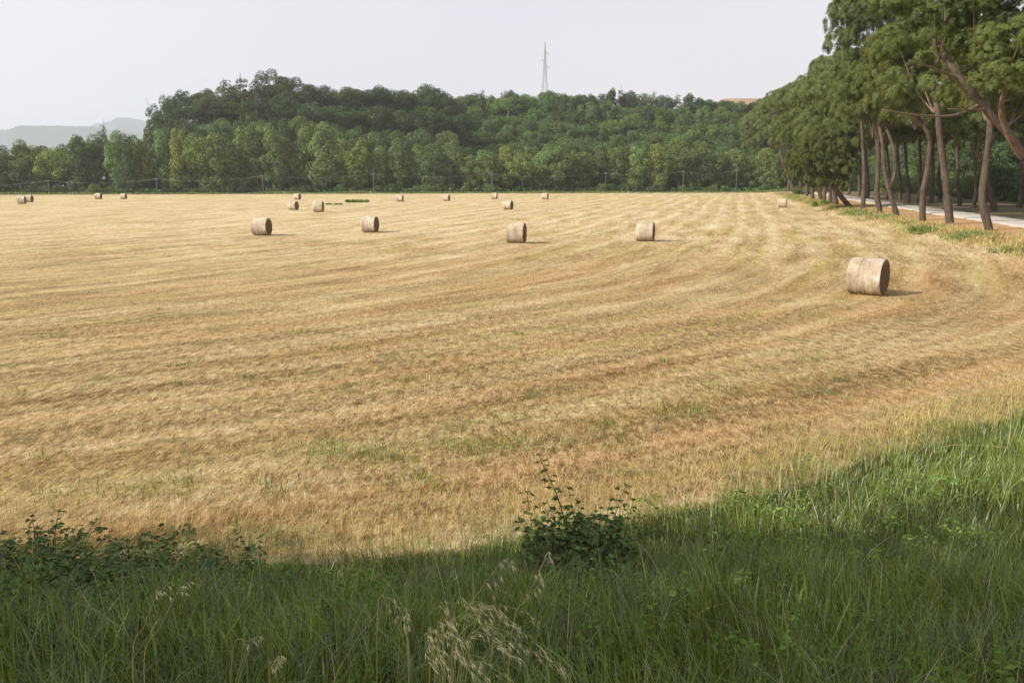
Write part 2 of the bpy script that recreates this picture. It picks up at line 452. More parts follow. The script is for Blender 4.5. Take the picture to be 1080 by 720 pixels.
# ------------------------------------------------------------------ round bales
def wrap_mat():
    m, nt, out = new_mat('net_wrapped_straw'); g = NT(nt)
    tc = g.n('ShaderNodeTexCoord'); O = tc.outputs['Object']
    sp = g.n('ShaderNodeSeparateXYZ'); nt.links.new(O, sp.inputs[0])
    oi = g.n('ShaderNodeObjectInfo')
    sh = g.n('ShaderNodeVectorMath', operation='ADD'); nt.links.new(O, sh.inputs[0])
    nt.links.new(g.comb(g.math('MULTIPLY', oi.outputs['Random'], 50.0), 0.0, 0.0), sh.inputs[1])
    rings = g.noise(g.comb(g.math('ADD', g.math('MULTIPLY', sp.outputs[0], 9.0), g.math('MULTIPLY', oi.outputs['Random'], 40.0)), g.math('MULTIPLY', sp.outputs[1], 0.5), g.math('MULTIPLY', sp.outputs[2], 0.5)), 1.0, 4, 0.6)
    patch = g.noise(sh.outputs[0], 1.5, 4, 0.6)
    fine = g.noise(sh.outputs[0], 22, 5, 0.7)
    f = g.math('ADD', g.math('MULTIPLY', rings, 0.36), g.math('ADD', g.math('MULTIPLY', patch, 0.42), g.math('MULTIPLY', fine, 0.22)))
    col = g.ramp(f, [(0.35, (0.24, 0.165, 0.10)), (0.43, (0.42, 0.325, 0.225)), (0.52, (0.56, 0.47, 0.36)), (0.61, (0.84, 0.80, 0.73))])
    low = g.math('MULTIPLY', g.rng(sp.outputs[2], 0.55, 0.02), g.rng(patch, 0.35, 0.6))
    col = g.mix(g.math('MULTIPLY', low, 0.55), col, (0.27, 0.15, 0.085))
    principled(g, out, col, 0.75, 0.25, g.bump(g.math('ADD', fine, rings), 0.9, 0.06))
    return m
def end_mat():
    m, nt, out = new_mat('coiled_straw_end'); g = NT(nt)
    tc = g.n('ShaderNodeTexCoord'); O = tc.outputs['Object']
    sp = g.n('ShaderNodeSeparateXYZ'); nt.links.new(O, sp.inputs[0])
    zz = g.math('SUBTRACT', sp.outputs[2], 0.75)
    r = g.math('SQRT', g.math('ADD', g.math('MULTIPLY', sp.outputs[1], sp.outputs[1]), g.math('MULTIPLY', zz, zz)))
    an = g.math('ARCTAN2', zz, sp.outputs[1])
    sw = g.noise(g.comb(g.math('ADD', g.math('MULTIPLY', r, 16.0), g.math('MULTIPLY', an, 0.5)), an), 1.0, 4, 0.7)
    fine = g.noise(O, 25, 5, 0.7)
    f = g.math('ADD', g.math('MULTIPLY', sw, 0.6), g.math('MULTIPLY', fine, 0.4))
    principled(g, out, g.ramp(f, [(0.3, (0.05, 0.032, 0.02)), (0.5, (0.17, 0.11, 0.065)), (0.7, (0.34, 0.24, 0.14))]), 0.95, 0.05, g.bump(f, 1.0, 0.06))
    return m
M_wrap, M_end = wrap_mat(), end_mat()
RB, LB = 0.75, 1.27
def bale_meshes():
    # axis along local x; the bale stands on z = 0
    seg = 64
    th = np.linspace(0, 2*pi, seg, endpoint=False)
    def radius(t, xx):
        sag = 1-0.06*np.clip(-np.sin(t), 0, 1)**6
        return RB*sag*(1+0.006*np.sin(3*t+xx*2)+0.004*np.sin(9*t+5*xx))
    xsec = np.concatenate([[-0.5, -0.497, -0.485, -0.46], np.linspace(-0.42, 0.42, 11), [0.46, 0.485, 0.497, 0.5]])*LB
    scale = np.concatenate([[0.955, 0.975, 0.99, 0.997], 1+0.006*np.sin(np.linspace(0, 9, 11)), [0.997, 0.99, 0.975, 0.955]])
    V = []
    for xx, s in zip(xsec, scale):
        r = radius(th, xx)*s+0.006*rng.normal(size=seg)+0.012*np.sin(th*5+xx*11)*np.sin(xx*7+th*2)
        V.append(np.stack([np.full(seg, xx), np.cos(th)*r, np.sin(th)*r+RB*0.972], -1))
    n = len(xsec); V = np.concatenate(V)
    F = [(i*seg+j, i*seg+(j+1) % seg, (i+1)*seg+(j+1) % seg, (i+1)*seg+j) for i in range(n-1) for j in range(seg)]
    wrap = np_mesh('net_wrap', V, np.array(F), M_wrap, True)
    ends = []
    for sgn in (-1, 1):
        V = []; rad = np.array([0.957, 0.94, 0.9, 0.8, 0.65, 0.5, 0.35, 0.2, 0.08, 0.01])
        for q, rr in enumerate(rad):
            r = radius(th, sgn*LB/2)*rr
            bulge = sgn*(LB*0.497+0.035*(1-rr*rr)+0.010*np.sin(th*1+rr*38)*(rr > 0.05)*(rr < 0.93)-(0.012 if q == 0 else 0))
            V.append(np.stack([bulge*np.ones(seg), np.cos(th)*r, np.sin(th)*r+RB*0.972], -1))
        V = np.concatenate(V)
        F = [(i*seg+j, i*seg+(j+1) % seg, (i+1)*seg+(j+1) % seg, (i+1)*seg+j) for i in range(len(rad)-1) for j in range(seg)]
        ends.append(np_mesh('end_face', V, np.array(F), M_end, True))
    # loose straw sticking out round the ends and at the foot
    n = 900
    t = rng.uniform(0, 2*pi, n); sg = rng.choice([-1, 1], n)
    base = np.stack([sg*LB*0.49, np.cos(t)*RB*0.95*rng.uniform(0.3, 1, n), 0*t], -1)
    base[:, 2] = np.sin(t)*RB*0.95*np.abs(base[:, 1]/(np.cos(t)*RB*0.95+1e-9))+RB*0.972
    d = rand_dirs(n)*0.6; d[:, 0] = sg*np.abs(d[:, 0]); d[:, 1] += np.cos(t)*0.5; d[:, 2] += np.sin(t)*0.5
    ln = rng.uniform(0.04, 0.14, n)[:, None]
    tip = base+d*ln
    w = np.cross(d, rand_dirs(n)); w /= np.linalg.norm(w, axis=1)[:, None]; w *= 0.006
    V = np.stack([base-w, base+w, tip+w*0.3, tip-w*0.3], 1).reshape(-1, 3)
    straw = np_mesh('loose_straw', V, np.arange(n*4).reshape(n, 4), M_straw)
    return wrap, ends, straw
wrap_me, end_mes, straw_me = bale_meshes()
# (px, base py, degrees the right end turns towards the camera, scale, label)
BALES = [
 (914, 310.0, 15, 0.965, 'largest and nearest round straw bale, alone on the right with a dark end'),
 (680.5, 254.2, 8, 1.0, 'round straw bale mid-field, the next one left of and behind the nearest bale'),
 (544.5, 256, 12, 1.02, 'straw bale in the middle of the field with a smaller bale close behind it'),
 (390.5, 244.8, 20, 0.98, 'straw bale left of centre, second from left of the four bales standing mid-field'),
 (276.5, 248, 23, 1.0, 'straw bale furthest left of the larger mid-field bales, its brown end turned to the camera'),
 (309.5, 221.5, 30, 0.93, 'small bale with wide brown end, left of the close pair before a tiny third bale'),
 (336, 223.5, 12, 1.06, 'pale small bale, right one of the close pair beside the green weed patch'),
 (313.8, 210.5, 28, 0.9, 'tiny far bale peeping over the close pair, near the foot of the wood'),
 (422, 212.7, 14, 0.95, 'far bale just right of the green weed patch, below a low wooden pole'),
 (471, 212, 20, 0.93, 'far bale alone between the weed patch and the two bales standing one behind the other'),
 (521.5, 210, 12, 0.95, 'far bale up left of a bigger bale, in front of the wood edge'),
 (536, 221, 22, 0.96, 'fairly far bale seen above and left of the mid-field bale, below another one'),
 (575, 210.2, 14, 0.95, 'far bale straight below the lattice pylon, close to the wood edge'),
 (825, 219, 4, 1.0, 'bale standing at the field edge beside the foot of the pine avenue'),
 (23.2, 215, 16, 0.97, 'front bale of the pair at the far left end of the field'),
 (30.8, 213.2, 24, 0.95, 'rear bale of the pair at the far left end, partly hidden by its neighbour'),
 (104, 210.2, 20, 0.93, 'left one of two tiny bales by the wood edge, with a pale top'),
 (130.5, 210, 24, 0.85, 'right one of two tiny bales by the wood edge, slightly smaller than its neighbour'),
]
for (px, py, phi, sc, lab) in BALES:
    p = ground_hit(px, py)
    bearing = math.atan2(p[0], p[1])
    a = -(bearing+radians(phi))
    root = empty('round_bale', (p[0], p[1], p[2]-0.03), a, sc)
    tag(root, lab, 'bale', 'round straw bales lying on the field')
    for nm, me in (('net_wrap', wrap_me), ('end_face', end_mes[0]), ('end_face', end_mes[1]), ('loose_straw', straw_me)):
        c = link(nm, me, root)
        if nm == 'loose_straw': c['kind'] = 'stuff'

# ------------------------------------------------------------------ broadleaf trees
def crown_from_lobes(lobes, per_area, size, flat=1.0, inner=0.12):
    Vs, Fs, n0 = [], [], 0
    C = np.array([l[0] for l in lobes]); R = np.array([l[1] for l in lobes])
    for c, r in lobes:
        n = int(per_area*4*pi*r*r)
        d = rand_dirs(n)
        P = c+d*r*(rng.uniform(0.72, 1.1, n)**0.8)[:, None]*np.array([1, 1, flat])
        dist = np.linalg.norm(P[:, None, :]-C[None], axis=2)/R[None]
        deep = (dist < 0.62).sum(1) > 0
        keep = ~deep | (rng.random(n) < inner)
        P, d = P[keep], d[keep]
        N = d+0.75*rand_dirs(len(P))+np.array([0, 0, 0.35])
        V, Fq = leaf_quads(P, N, size*rng.uniform(0.6, 1.35, len(P)), 0.62)
        Vs.append(V); Fs.append(Fq+n0); n0 += len(V)
    return np.concatenate(Vs), np.concatenate(Fs)

def envelope_lobes(n, w, zc, hz, rmin, rmax, shape='ball'):
    out = []
    for i in range(n):
        d = rand_dirs(1)[0]
        k = rng.uniform(0.35, 1.0)**0.6
        p = np.array([d[0]*w*k, d[1]*w*k, zc+d[2]*hz*k])
        if shape == 'cone':
            f = 1-0.65*np.clip((p[2]-zc+hz)/(2*hz), 0, 1); p[0] *= f*1.25; p[1] *= f*1.25
        r = rng.uniform(rmin, rmax)
        out.append((p, r))
    return out

def broad_trunk(h, r, bend, limbs, reach=1.0):
    s = Soup()
    pts = curve_pts([(0, 0, -0.4), (bend*0.3, 0.05, h*0.3), (bend, -0.1, h*0.6), (bend*0.6, 0.1, h)], 10)
    s.tube(pts, np.linspace(r, r*0.35, len(pts))*(1+0.5*np.exp(-np.linspace(0, 8, len(pts)))), 8)
    for i in range(limbs):
        a = rng.uniform(0, 2*pi); q = pts[int(len(pts)*rng.uniform(0.4, 0.85))]
        L = rng.uniform(0.25, 0.45)*h*reach
        e = q+np.array([cos(a)*L*0.7, sin(a)*L*0.7, L*0.7])
        m = (q+e)/2+np.array([0, 0, -0.05*L])
        pp = curve_pts([q, m, e], 6)
        s.tube(pp, np.linspace(r*0.4, r*0.1, len(pp)), 6)
    return s
# all kinds modelled about 10 m high; copies are scaled
KIND = {}
def make_kind(key, lobes, per_area, size, trunk_h, trunk_r, bend, limbs, reach=1.0):
    V, Fq = crown_from_lobes(lobes, per_area, size)
    KIND[key] = (np_mesh(key+'_crown', V, Fq, M_leaf), broad_trunk(trunk_h, trunk_r, bend, limbs, reach).mesh(key+'_trunk', M_bark, True))
for i in range(4):     # upright field-edge trees
    make_kind('edge%d' % i, envelope_lobes(58, 2.3, 5.0, 4.3, 0.5, 1.05, 'cone'), 28, 0.125, 7.5, 0.16, rng.uniform(-.3, .3), 7)
for i in range(3):     # big round dark trees
    make_kind('oak%d' % i, envelope_lobes(48, 3.6, 5.8, 3.1, 0.65, 1.25), 25, 0.125, 7.0, 0.28, rng.uniform(-.4, .4), 8)
for i in range(3):     # shrubs: crown down to the ground
    make_kind('shrub%d' % i, envelope_lobes(30, 5.2, 3.6, 4.2, 1.0, 1.9), 9.0, 0.22, 5, 0.25, 0.2, 6)
for i in range(2):     # thin airy spires
    make_kind('spire%d' % i, envelope_lobes(26, 1.0, 5.6, 4.0, 0.3, 0.6, 'cone'), 13, 0.15, 9.6, 0.12, 0.2, 14, 0.3)

make_kind('airy', envelope_lobes(34, 3.6, 5.8, 3.1, 0.7, 1.35), 7.5, 0.19, 7.0, 0.22, 0.2, 8)

def plant_tree(name, key, x, y, height, wide, color, label, cat, group, sink=0.0):
    sc = height/10.0
    root = empty(name, (x, y, float(H(x, y))-sink), rng.uniform(0, 2*pi), (sc*wide, sc*wide, sc))
    tag(root, label, cat, group)
    cm, tm = KIND[key]
    c = link('crown', cm, root); c.color = (*color, 1)
    t = link('trunk', tm, root)
    return root
def jitter_col(c, a=0.18, hue=0.1):
    k = 1+rng.uniform(-a, a); h = rng.uniform(-hue, hue)
    return (c[0]*k*(1+h), c[1]*k, c[2]*k*(1-h))
LIGHT = (0.205, 0.272, 0.095); MID = (0.138, 0.200, 0.080); DARK = (0.085, 0.128, 0.058); GREY = (0.11, 0.14, 0.08)

def tree_to(px, ptop, Yd, name, key, wide_px, color, label, cat, group, natural=0.62):
    """a tree standing at depth Yd whose top reaches the given height"""
    top = at_depth(px, ptop, Yd)
    h = float(top[2]-H(top[0], Yd))
    h = max(h, 2.5)
    w = wide_px/FPX*Yd
    return plant_tree(name, key, top[0], Yd, h*0.98, w/(h*natural), color, label, cat, group)

# the row along the far edge of the field
front_top = [(-90, 160), (0, 147), (45, 144), (75, 138), (110, 132), (150, 134), (200, 131), (260, 127), (300, 129), (340, 126), (380, 137), (420, 139), (450, 145), (500, 148),
             (540, 146), (600, 153), (670, 142), (720, 149), (770, 151), (830, 158)]
G_EDGE = 'trees in the row along the far edge of the field'
special = {4: 'pale green tree low on the left, right behind the two tiny bales by the wood',
           11: 'light green upright tree in the edge row below the tallest dark tree of the ridge',
           18: 'bright green tree in the edge row, just right of the weed patch',
           28: 'tallest light green tree in the edge row, below and right of the pylon',
           33: 'round bright green tree ending the edge row on the right, next to the pines'}
i = 0
px = -95.0
while px < 815:
    ptop = np.interp(px, [p[0] for p in front_top], [p[1] for p in front_top])+rng.uniform(-6, 11)
    x0 = (px-540)/FPX*250; Yd = float(yedge(x0))+rng.uniform(7, 12)
    colr = jitter_col(LIGHT if rng.random() < (0.75 if px > 180 else 0.5) else MID, 0.25)
    lab = special.get(i, 'leafy green tree in the close row along the far edge of the field')
    tree_to(px, ptop, Yd, 'edge_tree', 'edge%d' % rng.integers(4) if rng.random() < 0.85 else 'oak%d' % rng.integers(3), rng.uniform(24, 38), colr, lab, 'tree', G_EDGE if i not in special else None, 0.5)
    px += rng.uniform(16, 23); i += 1
# second rank behind it, a little higher
px = -100.0
while px < 840:
    ptop = np.interp(px, [p[0] for p in front_top], [p[1] for p in front_top])-rng.uniform(-3, 6)+(6 if px < 140 or px > 480 else -2)
    x0 = (px-540)/FPX*265; Yd = float(yedge(x0))+rng.uniform(17, 24)
    colr = jitter_col(MID if rng.random() < 0.35 else DARK)
    tree_to(px, ptop, Yd, 'wood_tree', 'edge%d' % rng.integers(4) if rng.random() < 0.5 else 'oak%d' % rng.integers(3), rng.uniform(30, 40), colr,
            'darker tree of the second rank, half hidden behind the row at the field edge', 'tree', 'trees of the second rank behind the field edge', 0.6)
    px += rng.uniform(20, 29)
# undergrowth at the foot of the row
px = -90.0
while px < 815:
    x0 = (px-540)/FPX*248; Yd = float(yedge(x0))+rng.uniform(3.0, 7.0)
    h = rng.uniform(1.6, 3.6)
    plant_tree('bush', 'shrub%d' % rng.integers(3), (px-540)/FPX*Yd, Yd, h, rng.uniform(0.8, 1.5), jitter_col(MID if rng.random() < 0.6 else DARK),
               'low dark bush in the undergrowth at the foot of the edge trees', 'bush', 'bushes at the foot of the edge trees')
    px += rng.uniform(9, 16)
# big dark trees on the left half of the hill
G_BIG = 'big dark trees on the left half of the hill'
def big(px, ptop, w, Yd, col=DARK, label=None, key=None, name='hill_tree', nat=0.95):
    colr = jitter_col(col, 0.15)
    tree_to(px, ptop, Yd, name, key or 'oak%d' % rng.integers(3), w*1.12, colr, label or 'big dark round-headed tree in the dense wood on the left half of the hill', 'tree', None if label else G_BIG, nat)
L2 = {288: 'tallest dark tree of the ridge, rising above the wood left of centre',
      452: 'dark domed tree standing proud of the ridge midway between the tallest tree and the pylon',
      172: 'dark broad tree at the left end of the ridge, above the low trees'}
for (px, pt, w) in [(172, 97, 36), (192, 90, 40), (214, 90, 38), (288, 70, 46), (314, 79, 44), (345, 87, 42), (372, 89, 42), (398, 88, 40), (425, 93, 38), (452, 85, 42), (474, 97, 34)]:
    big(px, pt, w, 322+rng.uniform(-6, 6), DARK, L2.get(px))
for (px, pt, w) in [(236, 80, 24), (254, 75, 26), (268, 80, 20)]:
    big(px, pt, w, 318, GREY, 'airy grey-green tree with thin twigs, on the ridge left of the tallest dark tree', 'spire%d' % rng.integers(2), nat=0.36)
big(155, 99, 12, 305, DARK, 'slim dark spire of a tree at the very left end of the high ridge', 'spire0', nat=0.36)
big(108, 122, 13, 272, GREY, 'thin pale treetop poking out above the low trees in front of the far hills', 'spire1', nat=0.36)
for (px, pt, w) in [(178, 118, 44), (205, 108, 44), (240, 106, 50), (270, 103, 46), (296, 98, 50), (330, 104, 50), (362, 108, 50), (395, 108, 48), (425, 113, 46), (456, 106, 46), (482, 117, 40), (224, 96, 40)]:
    big(px, pt, w, 300+rng.uniform(-5, 5), DARK)
for (px, pt, w) in [(170, 132, 36), (200, 126, 40), (232, 122, 40), (262, 120, 40), (290, 121, 42), (318, 118, 40), (350, 128, 40), (378, 132, 40), (408, 133, 38), (440, 130, 40), (470, 134, 36)]:
    big(px, pt, w, 283+rng.uniform(-4, 4), MID if rng.random() < 0.6 else DARK)
# thin ridge trees on the right half
G_R = 'small trees along the right half of the ridge'
ridge_r = [(492, 97, 22, 0), (509, 91, 9, 1), (520, 98, 16, 0), (529, 94, 8, 1), (540, 92, 15, 0), (556, 97, 26, 0), (578, 93, 24, 2), (596, 97, 20, 0), (610, 98, 20, 0), (624, 97, 18, 0), (634, 96, 18, 0),
           (645, 90, 18, 0), (655, 87, 12, 1), (664, 92, 18, 0), (678, 95, 18, 0), (690, 92, 10, 1), (700, 98, 22, 0), (715, 96, 12, 1), (727, 96, 22, 0), (738, 101, 20, 0), (750, 103, 22, 0), (764, 104, 22, 0), (780, 106, 22, 0), (795, 106, 24, 0), (812, 105, 24, 0), (830, 100, 26, 0)]
for (px, pt, w, k) in ridge_r:
    Yd = 352+rng.uniform(-4, 6)
    if k == 1: big(px, pt, w, Yd, GREY, 'thin wispy tree sticking up from the right half of the ridge', 'spire%d' % rng.integers(2), nat=0.36); bpy.context.scene.collection.objects[-1]
    elif k == 2: big(px, pt, w, Yd, DARK, 'dark dome-shaped tree on the ridge right at the foot of the pylon')
    else: tree_to(px, pt, Yd, 'hill_tree', ['oak0', 'oak1', 'edge2'][rng.integers(3)], w*1.25, jitter_col(MID if rng.random() < .6 else DARK), 'small round tree on the skyline of the right half of the hill', 'tree', G_R, 0.8)
for o in COL.objects:
    if o.get('label') in ('thin wispy tree sticking up from the right half of the ridge', 'airy grey-green tree with thin twigs, on the ridge left of the tallest dark tree'):
        o['group'] = 'thin wispy ridge trees on the right' if 'wispy' in o['label'] else 'airy ridge trees on the left'
# younger trees filling in behind the big ones on the left
for k in range(26):
    xx = -112+k*3.9+rng.uniform(-1, 1); yy = float(yedge(xx))+rng.uniform(94, 104)
    plant_tree('hill_tree', 'shrub%d' % rng.integers(3), xx, yy, rng.uniform(8, 11), rng.uniform(0.7, 0.9), jitter_col(DARK), 'dark younger tree filling the gaps behind the big trees on the left of the hill', 'tree', 'younger trees behind the big trees on the left')
# scrub covering the right half of the slope
ypv = 22.0
SLOPE_N = 0
while ypv < 112:
    xv = -42+rng.uniform(-4, 0)
    while xv < 150:
        xx = xv+rng.uniform(-2.5, 2.5); yy = float(yedge(xx))+ypv+rng.uniform(-3.5, 3.5)
        tone_pick = rng.random()  # random pick among three shrub greens
        colr = jitter_col((0.145, 0.225, 0.075) if tone_pick < 0.55 else (MID if tone_pick < 0.85 else DARK), 0.2)
        plant_tree('hill_shrub', 'shrub%d' % rng.integers(3), xx, yy, rng.uniform(3.4, 6.2)+(1.8 if 80 < ypv < 100 and xx < 95 else 0), rng.uniform(0.9, 1.4), colr,
                   'rounded green shrub in the scrub that covers the right half of the slope', 'shrub', 'shrubs covering the right half of the slope')
        SLOPE_N += 1
        xv += rng.uniform(6.4, 8.4)
    ypv += 7.6
# ground cover of the slope: ivy-like leaves between the shrubs
n = 110000
gx = rng.uniform(-150, 150, n); gyp = rng.uniform(2, 125, n); gy_ = yedge(gx)+gyp
P = np.stack([gx, gy_, H(gx, gy_)+rng.uniform(0.1, 1.4, n)], -1)
V, Fq = leaf_quads(P, rand_dirs(n)*0.8+np.array([0, -0.4, 0.8]), rng.uniform(0.25, 0.5, n), 0.7)
gc = link('ground_cover', np_mesh('ground_cover', V, Fq, M_leaf)); gc.color = (0.085, 0.14, 0.05, 1)
tag(gc, 'leafy ground cover between the trees on the hillside', 'ground cover', kind='stuff')

# ------------------------------------------------------------------ low poles with a cable along the wood edge
def pole(px, ptop, label):
    x0 = (px-540)/FPX*248; Yd = float(yedge(x0))+2.2
    x0 = (px-540)/FPX*Yd
    zt = at_depth(px, ptop, Yd)[2]; zb = float(H(x0, Yd))
    root = empty('utility_pole', (x0, Yd, zb)); tag(root, label, 'pole')
    s = Soup(); h = zt-zb
    s.tube([(0, 0, -0.5), (0.02, 0, h*0.5), (0.05, 0, h)], [0.10, 0.09, 0.075], 10); link('post', s.mesh('post', M_pole, True), root)
    s = Soup(); s.box((0.05, 0, h-0.35), (0.42, 0.04, 0.045)); link('crossarm', s.mesh('crossarm', M_pole), root)
    s = Soup()
    for dx in (-0.35, 0.35): s.tube([(0.05+dx, 0, h-0.29), (0.05+dx, 0, h-0.2), (0.05+dx, 0, h-0.12)], [0.035, 0.05, 0.03], 8)
    link('insulator', s.mesh('insulator', M_ceramic, True), root)
    return np.array([x0, Yd, zt-0.12])
PL = [(-60, 193, 'wooden utility pole at the left end of the wood edge, partly outside the picture'), (60, 190, 'wooden utility pole left of the two tiny bales, before the low left trees'), (172, 188, 'wooden utility pole on the wood edge under the left end of the high ridge'),
      (282, 185, 'wooden utility pole on the wood edge left of the tiny third bale'), (397, 182.5, 'wooden utility pole on the wood edge beside the weed patch'),
      (519, 183, 'wooden utility pole behind the two far bales that stand one behind the other'), (637, 182, 'wooden utility pole on the wood edge right of the pylon'),
      (717, 180, 'wooden utility pole second from the pine avenue'), (772, 179, 'wooden utility pole nearest the pine avenue')]
tops = [pole(*a) for a in PL]
s = Soup()
for a, b in zip(tops[:-1], tops[1:]):
    for off in (-0.3, 0.3):
        t = np.linspace(0, 1, 14)[:, None]
        pts = a*(1-t)+b*t; pts[:, 2] -= (1.0*4*t*(1-t)).ravel(); pts[:, 1] += off
        s.tube(pts, np.full(14, 0.016), 6, cap=False)
cab = link('overhead_cable', s.mesh('overhead_cable', M_cable, True)); tag(cab, 'pair of thin pale cables strung from pole to pole before the wood', 'cable')

# ------------------------------------------------------------------ lattice pylon on the ridge
Yp = 425.0
ptop = at_depth(575, 44.5, Yp); zb = float(H(ptop[0], Yp))
hP = float(ptop[2]-zb)
py_root = empty('lattice_pylon', (ptop[0], Yp, zb), 0.25)
tag(py_root, 'tall grey lattice pylon rising behind the ridge against the pale sky', 'pylon')
waist = hP*0.60
def half(z): return np.interp(z, [0, waist, hP*0.83, hP], [2.7, 0.7, 0.4, 0.05])
for sx in (-1, 1):
    for sy in (-1, 1):
        s = Soup(); zz = np.linspace(-0.5, hP, 8)
        s.tube([(sx*half(z), sy*half(z), z) for z in zz], np.full(8, 0.085), 6); link('leg', s.mesh('leg', M_steel), py_root)
s = Soup()
zl = np.concatenate([np.linspace(0, waist, 6), np.linspace(waist, hP*0.97, 9)[1:]])
for z0, z1 in zip(zl[:-1], zl[1:]):
    a, b = half(z0), half(z1)
    c0 = [(-a, -a), (a, -a), (a, a), (-a, a)]; c1 = [(-b, -b), (b, -b), (b, b), (-b, b)]
    for j in range(4):
        p, q = c0[j], c1[(j+1) % 4]; s.tube([(*p, z0), (*q, z1)], [0.035, 0.035], 5, cap=False)
        p, q = c0[(j+1) % 4], c1[j]; s.tube([(*p, z0), (*q, z1)], [0.035, 0.035], 5, cap=False)
        p, q = c1[j], c1[(j+1) % 4]; s.tube([(*p, z1), (*q, z1)], [0.035, 0.035], 5, cap=False)
link('bracing', s.mesh('bracing', M_steel), py_root)
for zf, L, sg in [(0.78, 2.2, -1), (0.70, 2.0, 1), (0.86, 1.5, 1)]:
    s = Soup(); z = hP*zf; a = half(z)
    s.tube([(sg*a, 0, z), (sg*(a+L*0.5), 0, z+0.12), (sg*(a+L), 0, z+0.25)], [0.09, 0.08, 0.06], 6)
    s.tube([(sg*a, 0, z+1.1), (sg*(a+L*0.5), 0, z+0.68), (sg*(a+L), 0, z+0.25)], [0.07, 0.06, 0.05], 6)
    arm = link('crossarm', s.mesh('crossarm', M_steel), py_root)
    s = Soup(); s.tube([(sg*(a+L), 0, z+0.2), (sg*(a+L), 0, z-0.4), (sg*(a+L), 0, z-0.9)], [0.08, 0.13, 0.08], 8); link('insulator', s.mesh('insulator', M_ceramic, True), arm)

# ------------------------------------------------------------------ umbrella pines of the avenue
def pine_crown(seed, nl, low):
    """unit: about 5 m radius, dome to z=+4, open underside, built of needle puffs"""
    lobes = []
    for i in range(nl):
        a = rng.uniform(0, 2*pi); rr = 5.0*sqrt(rng.uniform(0, 1))*0.88
        top = 3.7*sqrt(max(0.02, 1-(rr/5.2)**2))
        z = rng.uniform(-low*(1-0.3*rr/5), top) if rng.random() < 0.6 else top*rng.uniform(0.85, 1.05)
        lobes.append((np.array([cos(a)*rr, sin(a)*rr, z]), rng.uniform(0.85, 1.55)))
    C = np.array([l[0] for l in lobes]); R = np.array([l[1] for l in lobes])
    Vs, Fs, n0 = [], [], 0
    for c, r in lobes:
        npf = int(11*r*r*2.0)+6
        d = rand_dirs(npf); d[:, 2] = np.abs(d[:, 2])*1.0-0.35*rng.random(npf); d /= np.linalg.norm(d, axis=1)[:, None]
        PC = c+d*r*np.array([1, 1, 0.85])
        dist = np.linalg.norm(PC[:, None, :]-C[None], axis=2)/R[None]
        ok = ((dist < 0.6).sum(1) == 0)
        PC, d = PC[ok], d[ok]
        for pc, dd in zip(PC, d):
            m = 78
            e = rand_dirs(m)+0.7*dd+np.array([0, 0, 0.3]); e /= np.linalg.norm(e, axis=1)[:, None]
            rad = rng.uniform(0.22, 0.48)
            P0 = pc+e*rad*rng.uniform(0.45, 1.0, m)[:, None]
            N = dd*0.9+e*0.9+0.5*rand_dirs(m); N /= np.linalg.norm(N, axis=1)[:, None]
            ax = np.cross(N, rand_dirs(m)); ax /= np.linalg.norm(ax, axis=1)[:, None]+1e-9
            w = np.cross(N, ax)*rng.uniform(0.011, 0.026, m)[:, None]
            ax = ax*rng.uniform(0.08, 0.17, m)[:, None]+e*0.05
            V = np.stack([P0-ax, P0+w, P0+ax, P0-w], 1).reshape(-1, 3)
            Vs.append(V); Fs.append(np.arange(m*4).reshape(m, 4)+n0); n0 += m*4
    return np_mesh('pine_crown', np.concatenate(Vs), np.concatenate(Fs), M_needle), lobes
PINES = [pine_crown(i, nl, low) for i, (nl, low) in enumerate([(60, 2.4), (56, 3.0), (64, 2.0), (58, 3.4)])]
PINE_GREEN = (0.135, 0.172, 0.062)

def limb_mesh(base, center, rx, rz, lobes, n=9, r0=0.14):
    s = Soup()
    for (c, r) in random.sample([l for l in lobes if l[0][2] > 0], n):
        e = center+c*np.array([rx/5, rx/5, rz/4])
        m = (base*0.55+e*0.45)+np.array([0, 0, -0.03*np.linalg.norm(e-base)])+rng.normal(size=3)*0.2
        pp = curve_pts([base, m, e], 8)
        s.tube(pp, np.linspace(r0*rng.uniform(0.6, 1.0), 0.025, len(pp)), 6, wob=0.06)
    return s

